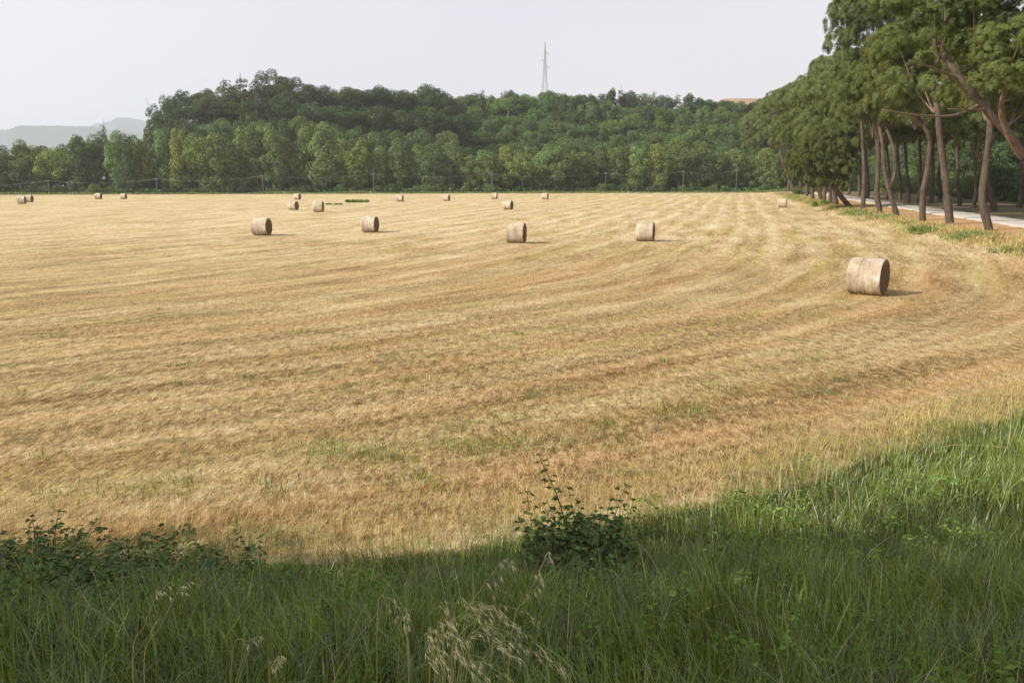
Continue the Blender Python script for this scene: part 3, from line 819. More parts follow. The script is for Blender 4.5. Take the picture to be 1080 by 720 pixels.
def pine(base_px, trunk_px, crowns, label, group=None, w_px=None, name='umbrella_pine', depth=None, fork=None, extra=None, green=1.0):
    """base_px = where the trunk meets the ground; trunk_px = further trunk points seen in the picture;
    crowns = [(px, py, rx_px, rz_px, depth offset)]"""
    b = ground_hit(*base_px) if depth is None else depth
    Yb = b[1]
    root = empty(name, b); tag(root, label, 'pine', group)
    mpp = Yb/FPX/cos(PITCH)*0.985
    r = (w_px or 8)*mpp*0.43
    pts = [np.array([0, 0, -0.5]), np.array([0., 0, 0.05])]
    for q in trunk_px:
        p = at_depth(q[0], q[1], Yb+(q[2] if len(q) > 2 else 0))-b; pts.append(p)
    first = None
    for (cx, cy, rx, rz, dy) in crowns:
        c = at_depth(cx, cy, Yb+dy)-b
        if first is None: first = c
    if fork is None:
        pts.append(first+np.array([0, 0, -rz*mpp*0.25]))
    cp = curve_pts(pts, 16)
    s = Soup()
    rad = r*np.linspace(1.0, 0.55, len(cp)); rad[0] *= 1.35; rad[1] *= 1.25; rad[2] *= 1.1
    s.tube(cp, rad, 12, wob=0.05)
    tr = link('trunk', s.mesh('trunk', M_pinebark, True), root)
    if fork:
        for lim in fork:
            q = [pts[-1]-(pts[-1]-pts[-2])*0.06]+[at_depth(a, c, Yb)-b for a, c in lim]
            q.append(first+np.array([rng.uniform(-1, 1), 0, 0]))
            cp2 = curve_pts(q, 10); s = Soup(); s.tube(cp2, r*np.linspace(0.72, 0.4, len(cp2)), 10, wob=0.05)
            link('fork', s.mesh('fork', M_pinebark, True), tr)
    for (cx, cy, rx, rz, dy) in crowns:
        c = at_depth(cx, cy, Yb+dy)-b
        RX, RZ = rx*mpp, rz*mpp
        me, lobes = PINES[rng.integers(len(PINES))]
        o = link('crown', me, root, c); o.scale = (RX/5.4, RX/5.4, RZ/4.3); o.rotation_euler = (0, 0, 0)
        o.color = (*[v*green for v in jitter_col(PINE_GREEN, 0.14, 0.08)], 1)
        start = c+np.array([0, 0, -RZ*0.75])
        if fork is None:
            start = start*0.5+0.5*cp[int(np.argmin(np.abs(cp[:, 2]-start[2])))]
        link('limbs', limb_mesh(start, c, RX*0.8, RZ*0.8, lobes, 5, r*0.26).mesh('limbs', M_limb, True), root)
    if extra:
        for (poly, wr) in extra:
            q = [at_depth(a, c, Yb+d_)-b for a, c, d_ in poly]
            cp3 = curve_pts(q, 9); s = Soup(); s.tube(cp3, np.linspace(wr[0], wr[1], len(cp3)), 8, wob=0.05)
            link('branch', s.mesh('branch', M_limb, True), root)
    return root

# nearest pine: foot outside the frame on the right, trunk leaning in to the left
pine((1118, 268), [(1104, 215), (1084, 172), (1062, 140), (1035, 110), (1012, 82)],
     [(985, 30, 62, 46, 2), (1062, 6, 60, 40, -2), (1088, 62, 50, 38, -4)],
     'nearest umbrella pine, its long bare trunk leaning into the picture from the right edge', w_px=13,
     extra=[([(1078, 165, 0), (1062, 138, -1.0), (1056, 112, -1.5), (1066, 80, -2.5)], (0.22, 0.1)),
            ([(1034, 110, 0), (1005, 122, -0.5), (965, 121, -1.5), (930, 116, -2.5)], (0.09, 0.03)),
            ([(1040, 116, 0), (1020, 116, -1.0), (1000, 115, -1.6)], (0.07, 0.03)),
            ([(1010, 84, 0), (985, 72, -1), (958, 64, -2)], (0.08, 0.03))])
pine((1043, 243), [(1038, 222), (1036, 205), (1041, 165), (1044, 130)], [(1040, 84, 58, 52, 3), (1085, 112, 42, 30, 4)],
     'umbrella pine with a dark kinked trunk, first upright trunk from the right edge', w_px=11)
pine((1001.5, 237), [(1000, 215), (996, 180), (991, 140), (989, 118)], [(985, 76, 58, 56, 3)],
     'umbrella pine with a thick straight reddish trunk, second standing trunk from the right', w_px=10.5)
pine((973, 233), [(973, 208), (976, 190), (979, 170), (979, 140)], [(955, 92, 50, 54, 2)],
     'umbrella pine with knobbly S-bent trunk, just left of the thick reddish trunk', w_px=8.5)
pine((945.5, 227), [(939, 205), (937, 198)], [(930, 116, 46, 42, 2)],
     'umbrella pine whose trunk forks low into two limbs like a Y', w_px=8,
     fork=[[(933, 178), (930.5, 150)], [(944, 182), (942, 155)]])
pine((928, 224), [(925, 205), (926, 180), (925.5, 150)], [(916, 40, 44, 48, 3), (918, 112, 40, 38, 1)],
     'tall umbrella pine with a reddish foot, whose crown stands highest against the sky', w_px=7.5)
pine((896, 219), [(886, 206), (879, 197), (876, 185)], [(866, 176, 30, 34, 0), (888, 160, 30, 32, 1), (850, 184, 24, 26, -1), (880, 186, 24, 22, -1)],
     'low bushy pine with a dark trunk leaning to the left, foliage almost to the ground', w_px=6.5, green=0.85)
pine((882, 217.5), [(880, 200), (879, 170)], [(882, 122, 44, 42, 3)],
     'umbrella pine with a stout trunk just left of the dark leaning trunk', w_px=7)
pine((875.5, 216), [(876, 200), (877, 165)], [(890, 98, 40, 40, 6)], 'umbrella pine with a pale trunk close beside the stout trunk by the low bushy pine', w_px=5.5)
pine((866, 211.5), [(863, 195), (858, 168)], [(850, 130, 38, 40, 2)], 'umbrella pine with a broad dome crown above the far part of the avenue', w_px=6)
pine((857, 210), [(856, 195), (853, 170)], [(862, 112, 34, 24, 6)], 'umbrella pine with a short trunk hidden behind the low bushy pine', w_px=5.5)
pine((837, 202.5), [(833, 190), (828, 178), (824, 165)], [(826, 135, 34, 30, 0)], 'umbrella pine with left-slanting trunk under a round crown, above the bale by the avenue', w_px=4.5)
pine((823, 201.5), [(823, 185), (822, 165)], [(838, 112, 28, 20, 8)], 'umbrella pine with a plain upright trunk straight behind the bale by the avenue', w_px=4.5)
pine((814, 200.8), [(813.5, 185), (813, 170)], [(803, 148, 26, 24, 0)], 'last umbrella pine at the far left end of the avenue, next to the wood', w_px=3.8)
G1 = 'slim pines crowded at the far end of the avenue'
for (bx, by, tx, ty, cx, cy, rx, rz, w) in [(831, 202, 832, 170, 832, 128, 24, 22, 4), (844, 204.5, 843, 175, 842, 125, 26, 24, 4), (851, 207, 849, 175, 852, 120, 28, 24, 4.5), (818, 201.2, 818, 172, 816, 142, 20, 18, 3.6), (869, 213, 870, 175, 872, 118, 30, 26, 5), (910, 221, 911, 170, 908, 100, 34, 36, 6)]:
    pine((bx, by), [((bx+tx)/2+0.8, (by+ty)/2), (tx, ty)], [(cx, cy, rx, rz, 1)], 'slim dark pine trunk among the crowded far part of the avenue', G1, w)
# second row, beyond the road
G2 = 'umbrella pines in the shaded row beyond the road'
for (bx, by, tx, ty, cx, cy, rx, rz, w) in [
    (1049, 223, 1040, 190, 1030, 120, 56, 40, 8.5), (982, 214.5, 984, 180, 985, 122, 46, 32, 6), (991, 213, 990, 185, 1000, 118, 44, 30, 6), (958, 214.5, 956, 180, 955, 118, 44, 32, 5.5),
    (915, 209, 914, 175, 912, 122, 36, 30, 5.5), (906, 207, 905, 180, 903, 130, 32, 28, 4.5), (895, 205.5, 898, 180, 892, 128, 32, 28, 4.5), (1075, 219, 1078, 180, 1080, 110, 54, 40, 7), (936, 211, 938, 180, 934, 120, 40, 32, 4.5),
    (925, 210.3, 926, 180, 926, 124, 30, 26, 4.2), (949, 212.2, 948, 180, 946, 120, 34, 28, 4.6), (969, 213.5, 971, 180, 970, 118, 36, 28, 5), (1012, 217, 1010, 185, 1010, 115, 40, 30, 6), (1027, 219, 1029, 185, 1026, 112, 42, 32, 5.5), (887, 205, 885, 180, 884, 132, 28, 24, 4)]:
    pine((bx, by), [((bx+tx)/2+1, (by+ty)/2), (tx, ty)], [(cx, cy+12, rx, rz, 1)], 'dark-trunked umbrella pine in the shaded row beyond the white road', G2, w, green=0.9)
# more of both rows out of frame on the right, near the camera side, so that the shade carries on
for (u_, yv, Hh, lab) in [(3.7, 36, 16.5, 'umbrella pine of the avenue outside the picture on the right'), (3.7, 26, 16, 'umbrella pine of the avenue outside the picture on the right'), (20, 62, 17, 'umbrella pine of the second row outside the picture on the right'), (20, 50, 17, 'umbrella pine of the second row outside the picture on the right')]:
    xv = float(xedge(yv))+u_; b = np.array([xv, yv, float(H(xv, yv))])
    root = empty('umbrella_pine', b); tag(root, lab, 'pine', 'umbrella pines outside the picture'if u_ < 10 else 'second row pines outside the picture')
    s = Soup(); cp = curve_pts([(0, 0, -.5), (0.2, 0, 4), (-0.2, .1, 9), (0, 0, Hh-3)], 14); s.tube(cp, np.linspace(0.42, 0.2, len(cp)), 12, wob=.05)
    link('trunk', s.mesh('trunk', M_pinebark, True), root)
    me, lobes = PINES[rng.integers(4)]
    c = np.array([0, 0, Hh-3.2]); o = link('crown', me, root, c); o.scale = (1.0, 1.0, 0.8); o.color = (*PINE_GREEN, 1)
    link('limbs', limb_mesh(np.array([0, 0, Hh-6.0]), c, 5, 3, lobes, 9, .15).mesh('limbs', M_limb, True), root)
# trees and hedge behind the second row
yv = 40.0
while yv < 262:
    for uo in (34, 44):
        xv = float(xedge(yv))+uo+rng.uniform(-3, 3)
        plant_tree('hedge_tree', 'shrub%d' % rng.integers(3) if uo == 34 else 'oak%d' % rng.integers(3), xv, yv+rng.uniform(-2, 2), rng.uniform(4, 8) if uo == 34 else rng.uniform(12, 18), rng.uniform(0.9, 1.4) if uo == 34 else 1.1,
                   jitter_col(MID if uo == 34 else DARK), 'leafy bush or tree in the green belt beyond the pine avenue', 'tree', 'green belt beyond the pine avenue')
    yv += rng.uniform(6, 8)

# trees on the bank behind and left of the camera: they throw the shade over the foreground
SHADE = [(-35, 0.4, 10.6), (-31, 0.6, 9.6), (-27, 0.4, 10.4), (-23.5, 0.6, 9.3), (-20.2, 0.3, 10.5), (-17, 0.6, 9.5), (-14, 0.3, 11.2), (-11, 0.2, 12.2), (-7.8, -0.6, 12.3), (-24, -4, 12), (-19, -4.2, 12), (-14, -4, 12), (-9, -4.4, 11.5)]
for (sx, sy, sh) in SHADE:
    r_ = plant_tree('roadside_tree', 'airy', sx, sy, sh, 0.74, MID, 'leafy roadside tree standing outside the picture to the left of the camera', 'tree', 'roadside trees outside the picture on the left')

# ------------------------------------------------------------------ grass and straw
def blades(base, h, w, lean, heading, seg=3, curl=0.35):
    n = len(base)
    t = np.linspace(0, 1, seg+1)
    d = np.stack([np.cos(heading), np.sin(heading), np.zeros(n)], -1)
    side = np.stack([-np.sin(heading), np.cos(heading), np.zeros(n)], -1)
    # blade faces a random way, not always across its lean
    tw = rng.uniform(-0.9, 0.9, n)[:, None]
    side = side*np.cos(tw)+d*np.sin(tw)
    V = np.zeros((n, seg+1, 2, 3))
    for i, tt in enumerate(t):
        out = lean*(tt**1.8)
        zz = tt*np.sqrt(np.clip(1-(lean*0.75)**2*tt, 0.05, 1))-curl*np.clip(lean-0.45, 0, 1)*tt**3
        c = base+d*(out*h)[:, None]+np.array([0, 0, 1])*(zz*h)[:, None]
        ww = (w*(1-0.92*tt**1.6)*(0.75+0.5*min(tt*3, 1)*0.5))[:, None]
        V[:, i, 0] = c-side*ww; V[:, i, 1] = c+side*ww
    F = []
    idx = np.arange(n)*(seg+1)*2
    for i in range(seg):
        F.append(np.stack([idx+i*2, idx+i*2+1, idx+i*2+3, idx+i*2+2], -1))
    return V.reshape(-1, 3), np.concatenate(F)

def vnoise(x, y, f, seed=0):
    r = np.random.default_rng(seed); out = 0
    for k in range(5):
        a = r.uniform(0, 2*pi); ff = f*r.uniform(0.6, 1.6)
        out = out+np.sin((x*cos(a)+y*sin(a))*ff+r.uniform(0, 6)+1.2*np.sin((x*sin(a)-y*cos(a))*ff*0.7))
    return out/5

def scatter(n, y0, y1, mx, power=1.0):
    y = y0+(y1-y0)*rng.random(n)**power
    x = rng.uniform(-1, 1, n)*(0.645*y+mx)
    # keep uniform area density along y: thin near end out
    keep = rng.random(n) < (0.645*y+mx)/(0.645*y1+mx)
    return x[keep], y[keep]

# long green grass on the bank
x, y = scatter(270000, 1.3, 15.5, 2.2)
edge = ynear(x)+0.55*vnoise(x, y, 1.3, 1)+0.3*vnoise(x, y, 4, 2)-0.35
inside = edge-y
keep = (rng.random(len(x)) < np.where(x > 3, sstep(-2.6, 1.0, inside)**1.3, sstep(-1.2, 0.8, inside))) & ~((((x-2.75)/0.38)**2+((y-3.75)/0.42)**2) < 1)
thin = np.exp(-(((x-5.6)/1.1)**2+((y-9.6)/0.7)**2))
keep &= rng.random(len(x)) > 0.85*thin
x, y, inside = x[keep], y[keep], inside[keep]
n = len(x)
seedy = rng.random(n) < 0.05
tall = 0.20+0.28*sstep(0, 3.0, inside)+0.15*vnoise(x, y, 2.0, 5)+0.10*vnoise(x, y, 5, 6)
tall = tall*np.where(x > 3, 0.85, 1.0)*(1-0.35*sstep(-2.5, -4, x)*sstep(5.5, 7, y))*(1-0.25*sstep(5.5, 3.5, y))
h = np.clip(tall, 0.12, 0.8)*rng.uniform(0.55, 1.25, n)
head = rng.uniform(0, 2*pi, n)*0.6+(vnoise(x, y, 1.5, 9)*2.5)
lean = np.clip(rng.gamma(2.0, 0.24, n)+0.10*vnoise(x, y, 3, 4), 0.03, 1.05)
broad = rng.random(n) < 0.1
lean = np.where(broad, np.clip(lean+0.25, 0, 1.15), lean)
V, Fq = blades(np.stack([x, y, H(x, y)-0.02], -1), h*np.where(broad, 1.1, 1), rng.uniform(0.002, 0.0068, n)*np.where(broad, 1.8, 1), lean, head, 4)
g_ = link('long_grass', np_mesh('long_grass', V, Fq, M_grass)); tag(g_, 'long lush green grass growing on the shaded bank', 'grass', kind='stuff')

# broad-leaved weeds and dead stems mixed into the grass
x, y = scatter(900, 2.0, 10.5, 1.6)
keep = (y < ynear(x)-0.3) & (vnoise(x, y, 0.9, 51) > -0.05)
x, y = x[keep], y[keep]
PX, NX = [], []
for a, b_ in zip(x, y):
    m = rng.integers(12, 34); R_ = rng.uniform(0.08, 0.22); d = rand_dirs(m); d[:, 2] = np.abs(d[:, 2])
    top = rng.uniform(0.18, 0.42)
    PX.append(np.array([a, b_, float(H(a, b_))])+d*R_*np.array([1, 1, 0.6])+np.array([0, 0, top*0.8])); NX.append(d*0.5+np.array([0, -0.2, 0.9])+0.4*rand_dirs(m))
PX = np.concatenate(PX); NX = np.concatenate(NX)
V, Fq = leaf_quads(PX, NX, rng.uniform(0.014, 0.034, len(PX)), 0.7)
g_ = link('bank_weeds', np_mesh('bank_weeds', V, Fq, M_weed)); tag(g_, 'small broad-leaved weeds mixed into the long grass of the bank', 'weeds', kind='stuff')
x, y = scatter(1700, 1.8, 11.5, 2.0)
keep = y < ynear(x)+0.2; x, y = x[keep], y[keep]; n = len(x)
V, Fq = blades(np.stack([x, y, H(x, y)], -1), rng.uniform(0.3, 0.75, n), rng.uniform(0.0012, 0.0032, n), np.clip(rng.gamma(2, 0.28, n), 0.05, 1.1), rng.uniform(0, 2*pi, n), 4)
g_ = link('dead_stems', np_mesh('dead_stems', V, Fq, M_oat)); tag(g_, 'bleached dead grass stems scattered through the green grass', 'grass', kind='stuff')

# dry tan grass: fringe between bank and stubble, and seed stalks through the green
x, y = scatter(170000, 6.5, 22, 2.2)
d_ = y-ynear(x)
p = np.exp(-((d_-0.9)/1.5)**2)*np.where(d_ < -0.5, 0.25, 1)
keep = rng.random(len(x)) < p*(0.75+0.4*vnoise(x, y, 2, 12))
x, y = x[keep], y[keep]; n = len(x); d_ = y-ynear(x)
h = (0.10+0.20*np.exp(-(d_/1.6)**2))*rng.uniform(0.5, 1.4, n)
V, Fq = blades(np.stack([x, y, H(x, y)-0.02], -1), h, rng.uniform(0.0016, 0.0036, n), np.clip(rng.gamma(2, 0.22, n), 0.05, 1.1), rng.uniform(0, 2*pi, n)*0.5-0.6, 3)
g_ = link('dry_grass', np_mesh('dry_grass', V, Fq, M_dry)); tag(g_, 'dry tan uncut grass along the foot of the bank', 'grass', kind='stuff')

# cut straw and stubble lying over the near field
nx_ = rng.uniform(-6.6, -2.0, 300); ny_ = rng.uniform(5.4, 8.3, 300)
kp = rng.random(300) < np.interp(nx_, [-6.6, -4.5, -3.2, -2.0], [1, 1, 0.7, 0.15]); nx_, ny_ = nx_[kp], ny_[kp]
PX, NX = [], []
for a, b_ in zip(nx_, ny_):
    m = rng.integers(16, 44); hh_ = rng.uniform(0.18, 0.50); t_ = rng.random(m)**0.7
    r_ = 0.05+0.09*(1-t_); d = rand_dirs(m)
    PX.append(np.array([a, b_, float(H(a, b_))])+np.stack([d[:, 0]*r_+0.1*t_*rng.normal(), d[:, 1]*r_, 0.05+t_*hh_], -1)); NX.append(d*np.array([.5, .5, 0])+np.array([0, -0.15, 0.9])+0.3*rand_dirs(m))
PX = np.concatenate(PX); NX = np.concatenate(NX)
V, Fq = leaf_quads(PX, NX, rng.uniform(0.018, 0.042, len(PX)), 0.6)
g_ = link('nettles', np_mesh('nettles', V, Fq, M_bramble)); tag(g_, 'dark leafy nettle-like weeds crowding the left part of the bank', 'weeds', kind='stuff')
x, y = scatter(170000, 9, 60, 2.5, 1.5)
keep = (y > ynear(x)-0.2) & (x < xedge(y)-0.5) & (rng.random(len(x)) < np.interp(y, [9, 18, 30, 60], [1, 1, .7, .35]))
x, y = x[keep], y[keep]; n = len(x)
ss = x-(0.28*y-28*np.exp(-(y-10)/14))
keep = rng.random(n) < 0.58+0.15*vnoise(ss, y*0.1, 0.7, 21)+0.35*vnoise(x, y, 0.5, 22)
x, y, ss = x[keep], y[keep], ss[keep]; n = len(x)
lay = rng.random(n) < 0.6
h = np.where(lay, rng.uniform(0.06, 0.24, n), rng.uniform(0.03, 0.10, n))
lean = np.where(lay, rng.uniform(0.95, 1.25, n), rng.uniform(0.05, 0.6, n))
gp = 0.28+2.0*np.exp(-(y-10)/14)
head = np.arctan2(np.ones(n), gp)+rng.normal(size=n)*0.7+pi*(rng.random(n) < .5)
wd = rng.uniform(0.0022, 0.0055, n)*np.interp(y, [9, 25, 60], [1, 1.5, 3])
V, Fq = blades(np.stack([x, y, H(x, y)+0.005], -1), h, wd, lean, head, 2, curl=0.45)
g_ = link('cut_straw', np_mesh('cut_straw', V, Fq, M_straw)); tag(g_, 'cut straw and stubble lying loose over the near field', 'straw', kind='stuff')

# green weed tufts scattered over the stubble
spots = [(335, 478), (350, 474), (470, 470), (380, 482), (410, 478), (430, 505), (540, 466), (495, 472), (700, 437), (720, 432), (735, 434), (160, 517), (75, 522), (180, 512), (290, 515), (640, 452), (820, 452), (590, 470), (520, 474), (760, 410), (450, 512), (660, 470)]
xs_, ys_ = [], []
for (px, py) in spots:
    p = ground_hit(px, py); m = 130
    xs_.append(p[0]+rng.normal(size=m)*0.28); ys_.append(p[1]+rng.normal(size=m)*0.28)
x = np.concatenate(xs_); y = np.concatenate(ys_)
x2 = rng.uniform(-14, 16, 90); y2 = rng.uniform(11, 30, 90)
ok = (y2 > ynear(x2)+0.6)
for a, b in zip(x2[ok], y2[ok]):
    m = rng.integers(15, 70); sg = rng.uniform(0.08, 0.3); x = np.append(x, a+rng.normal(size=m)*sg*1.5); y = np.append(y, b+rng.normal(size=m)*sg)
n = len(x)
V, Fq = blades(np.stack([x, y, H(x, y)], -1), rng.uniform(0.05, 0.17, n), rng.uniform(0.003, 0.008, n), rng.uniform(0.1, 0.9, n), rng.uniform(0, 2*pi, n), 2)
g_ = link('field_weeds', np_mesh('field_weeds', V, Fq, M_grass)); tag(g_, 'small green weeds sprouting in the stubble', 'weeds', kind='stuff')

# grassy verge under the pines: tan and green tufts
n = 60000
yv = 30+rng.random(n)**1.4*200; uu = rng.normal(size=n)*1.0+1.1
xv = xedge(yv)+uu
pk = 0.35+0.65*(vnoise(xv, yv, 0.5, 31) > 0.0)
keep = rng.random(n) < pk; xv, yv = xv[keep], yv[keep]; n = len(xv)
isg = vnoise(xv, yv, 0.55, 33)+0.3*rng.normal(size=n) > 0.0
for nm, sel, mt, lb in (('verge_grass', isg, M_grass, 'green grass tufts on the verge under the pines'), ('verge_straw', ~isg, M_dry, 'pale dry grass on the verge between field and pines')):
    xx, yy = xv[sel], yv[sel]; m = len(xx)
    V, Fq = blades(np.stack([xx, yy, H(xx, yy)-0.02], -1), rng.uniform(0.12, 0.5, m), rng.uniform(0.012, 0.03, m), rng.uniform(0.1, 0.9, m), rng.uniform(0, 2*pi, m), 2)
    g_ = link(nm, np_mesh(nm, V, Fq, mt)); tag(g_, lb, 'grass', kind='stuff')
# rough grass strip at the foot of the wood
n = 40000
xv = rng.uniform(-190, 95, n); yv = yedge(xv)+rng.uniform(-1.5, 4, n)
hh = rng.uniform(0.3, 0.9, n)*(0.8+0.5*vnoise(xv, yv, 0.2, 41))
V, Fq = blades(np.stack([xv, yv, H(xv, yv)-0.02], -1), hh, rng.uniform(0.05, 0.10, n), rng.uniform(0.1, 0.7, n), rng.uniform(0, 2*pi, n), 2)
g_ = link('rough_grass', np_mesh('rough_grass', V, Fq, M_grass)); tag(g_, 'rough green grass strip along the foot of the wood', 'grass', kind='stuff')

# named clumps ------------------------------------------------------
def clump(px, py, wpx, hpx, label, mat=M_weed, name='weed_clump', nlobe=12):
    p = ground_hit(px, py); mpp = p[1]/FPX
    w, h = wpx*mpp/2, hpx*mpp
    lobes = [(np.array([rng.uniform(-1, 1)*w*0.85, rng.uniform(-0.5, 0.5)*w*0.8, h*rng.uniform(0.15, 0.6)]), h*rng.uniform(0.28, 0.45)) for _ in range(nlobe)]
    V, Fq = crown_from_lobes(lobes, 110/(1+h), max(0.035, 0.8*mpp), 1.0, 0.4)
    root = empty(name, p); tag(root, label, 'weeds')
    link('leaves', np_mesh('leaves', V, Fq, mat), root)
    s = Soup()
    for (c, r) in lobes: s.tube([c*np.array([.7, .7, 0])-np.array([0, 0, .1]), c*np.array([.9, .9, .5]), c], [0.012, 0.01, 0.006], 5)
    link('stems', s.mesh('stems', M_stem), root)
clump(975, 246, 40, 9, 'bright green weed clump on the verge below the thick reddish pine trunk')
clump(1056, 267, 28, 9, 'dark green weed clump at the field edge below the pine with the kinked trunk')
clump(1020, 252, 22, 5, 'small flat weed clump between the two larger ones on the verge')
clump(377, 213.5, 28, 3.2, 'low patch of green weeds in the far field between two bales', nlobe=40)
clump(352, 216, 20, 1.6, 'thin line of weeds just left of the far weed patch', nlobe=40)
clump(868, 217, 34, 6, 'long green weed clump on the verge beside the bale by the avenue')
clump(846, 205, 16, 9, 'grey-green bush among the far pine trunks', M_bramble, 'bush')

# ------------------------------------------------------------------ brambles
def leaf_shape():
    # ovate leaflet, folded along its midrib; unit length along +x; quads
    t = np.array([0, 0.3, 0.6, 1.0]); w = np.array([0.04, 0.36, 0.33, 0.02]); z = np.array([0, 0.03, 0.0, -0.10])
    V, F = [], []
    for i in range(4):
        V += [(t[i], -w[i], z[i]+0.10*w[i]*2), (t[i], 0, z[i]), (t[i], w[i], z[i]+0.10*w[i]*2)]
    for i in range(3):
        a = i*3; F += [(a, a+1, a+4, a+3), (a+1, a+2, a+5, a+4)]
    return np.array(V), np.array(F)
LV, LF = leaf_shape()
def put_leaf(s, p, d, up, L):
    d = d/np.linalg.norm(d); b = np.cross(up, d); b /= np.linalg.norm(b)+1e-9; u = np.cross(d, b)
    s.add(p+L*(LV[:, :1]*d+LV[:, 1:2]*b+LV[:, 2:]*u), LF)

def bramble(shoots, label, cat='bramble', mat=M_bramble, name='bramble', leafL=0.105, filler=None, every=0.06, group=None):
    """shoots = [(base world, tip world, bend, radius)]"""
    b0 = np.asarray(shoots[0][0], float)
    root = empty(name, b0); tag(root, label, cat, group)
    st = Soup(); lf = Soup()
    for (a, b, bend, r) in shoots:
        a = np.asarray(a, float)-b0; b = np.asarray(b, float)-b0
        L = np.linalg.norm(b-a)
        m = (a+b)/2+np.asarray(bend)
        pts = curve_pts([a, m, b], 14)
        st.tube(pts, np.linspace(r, r*0.35, len(pts)), 6)
        if np.linalg.norm(a) > 0.01: st.tube([np.array([0, 0, -0.04]), a*0.5+np.array([0, 0, -0.05]), a], [0.004, 0.004, 0.004], 5, cap=False)
        k = int(L/every)
        side0 = rng.uniform(0, 6)
        for i in range(k):
            f = (i+0.6)/k
            if f < 0.12: continue
            q = f*(len(pts)-1); j = int(min(q, len(pts)-2)); p = pts[j]+(pts[j+1]-pts[j])*(q-j)
            ang = side0+i*2.4
            out = np.array([cos(ang), sin(ang), rng.uniform(0.0, 0.6)])
            size = leafL*(1.15-0.6*f)*rng.uniform(0.75, 1.2)
            pet = p+out*size*rng.uniform(0.5, 1.1)
            st.tube([p, pet], [0.0015, 0.001], 4, cap=False)
            up = np.array([rng.uniform(-.35, .35), rng.uniform(-.55, 0.1), 1.0])
            for da in (-1.0, 0, 1.0):
                dd = np.array([cos(ang+da), sin(ang+da), rng.uniform(-0.35, 0.25)])
                put_leaf(lf, pet, dd, up, size*(1.0 if da == 0 else 0.8))
        for q in range(3):
            put_leaf(lf, pts[-1], np.array([cos(q*2.1), sin(q*2.1), 0.8]), np.array([0, -.3, 1.]), leafL*0.45)
    for (c, rad, nn) in (filler if isinstance(filler, list) else [filler] if filler else []):
        c = np.asarray(c, float)-b0
        for i in range(nn):
            d = rand_dirs(1)[0]; p = c+d*np.asarray(rad)*rng.uniform(0.3, 1.0)**0.5
            gz = float(H(*(p+b0)[:2]))-b0[2]
            p[2] = max(p[2], gz+0.05)
            ang = rng.uniform(0, 6.28)
            up = np.array([rng.uniform(-.5, .5), rng.uniform(-.6, .3), 1.0])
            st.tube([np.array([p[0]*0.6+c[0]*.4, p[1]*0.6+c[1]*.4, max(gz, p[2]-0.25)]), p], [0.002, 0.0012], 4, cap=False)
            for da in (-1.0, 0, 1.0): put_leaf(lf, p, np.array([cos(ang+da), sin(ang+da), rng.uniform(-.4, .2)]), up, leafL*rng.uniform(0.6, 1.1))
    link('stems', st.mesh('stems', M_stem, True), root)
    link('leaves', lf.mesh('leaves', mat), root)
    return root
def gp_(px, py, Y):
    """point on the ground straight below the picture point at depth Y"""
    p = at_depth(px, py, Y); return np.array([p[0], Y, float(H(p[0], Y))-0.02])
def sh(bx, Yb, tx, ty, Yt, bend=(0, 0, 0), r=0.006):
    return (gp_(bx, 600, Yb), at_depth(tx, ty, Yt), bend, r)
bramble([sh(606, 8.0, 568, 480, 8.2, (0.04, 0, 0.10), 0.009), sh(640, 8.0, 660, 512, 8.2, (-0.04, 0, 0.05), 0.007), sh(566, 8.0, 556, 520, 8.0, (0, 0, 0.05), 0.006), sh(585, 8.1, 592, 535, 8.0), sh(618, 8.0, 628, 540, 7.9), sh(655, 8.0, 680, 545, 8.1), sh(600, 7.8, 575, 560, 7.5), sh(630, 7.9, 645, 560, 7.5), sh(610, 8.0, 610, 530, 8.0), sh(596, 8.0, 574, 532, 7.9, (0, 0, .05)), sh(625, 8.0, 644, 528, 8.1), sh(614, 7.9, 600, 516, 8.0, (0, 0, .06), .006), sh(648, 7.9, 668, 528, 7.8), sh(575, 7.8, 548, 548, 7.7, (0, 0, .05)), sh(640, 7.8, 690, 560, 7.6, (0, 0, .12)), sh(590, 7.8, 560, 590, 7.2, (0, 0, .12)), sh(620, 7.8, 625, 600, 7.1, (0, 0, .15)), sh(635, 7.9, 632, 545, 7.9)],
        'dark bramble bush at the field edge with one long shoot reaching up left', leafL=0.085, every=0.042, filler=[(at_depth(585, 580, 7.8), (0.36, 0.4, 0.30), 80), (at_depth(628, 572, 7.8), (0.40, 0.4, 0.34), 95), (at_depth(606, 605, 7.2), (0.7, 0.6, 0.2), 80)])
bramble([sh(42, 7.7, 34, 545, 7.8, (0, 0, .03), .006), sh(54, 7.6, 62, 540, 7.7, (-.02, 0, .05), .008), sh(68, 7.7, 102, 549, 7.8, (-.03, 0, .04), .005), sh(82, 7.7, 86, 565, 7.8, (0, 0, 0), .005), sh(30, 7.6, 22, 590, 7.6), sh(66, 7.5, 70, 575, 7.5), sh(48, 7.5, 46, 568, 7.5), sh(75, 7.5, 80, 585, 7.5), sh(90, 7.5, 96, 590, 7.5), sh(38, 6.9, 36, 600, 6.9), sh(70, 6.8, 74, 612, 6.8), sh(95, 6.9, 102, 604, 6.9), sh(20, 6.8, 14, 618, 6.8), sh(52, 6.4, 55, 636, 6.4), sh(86, 6.4, 92, 640, 6.4), sh(28, 6.4, 24, 646, 6.4), sh(58, 7.8, 58, 556, 7.8), sh(38, 7.8, 36, 562, 7.8)],
        'tall leggy bramble of several leafy shoots at the left of the bank', leafL=0.09, every=0.045, filler=[(at_depth(50, 622, 7.0), (0.40, 0.5, 0.30), 60), (at_depth(85, 628, 7.0), (0.40, 0.5, 0.26), 45)])
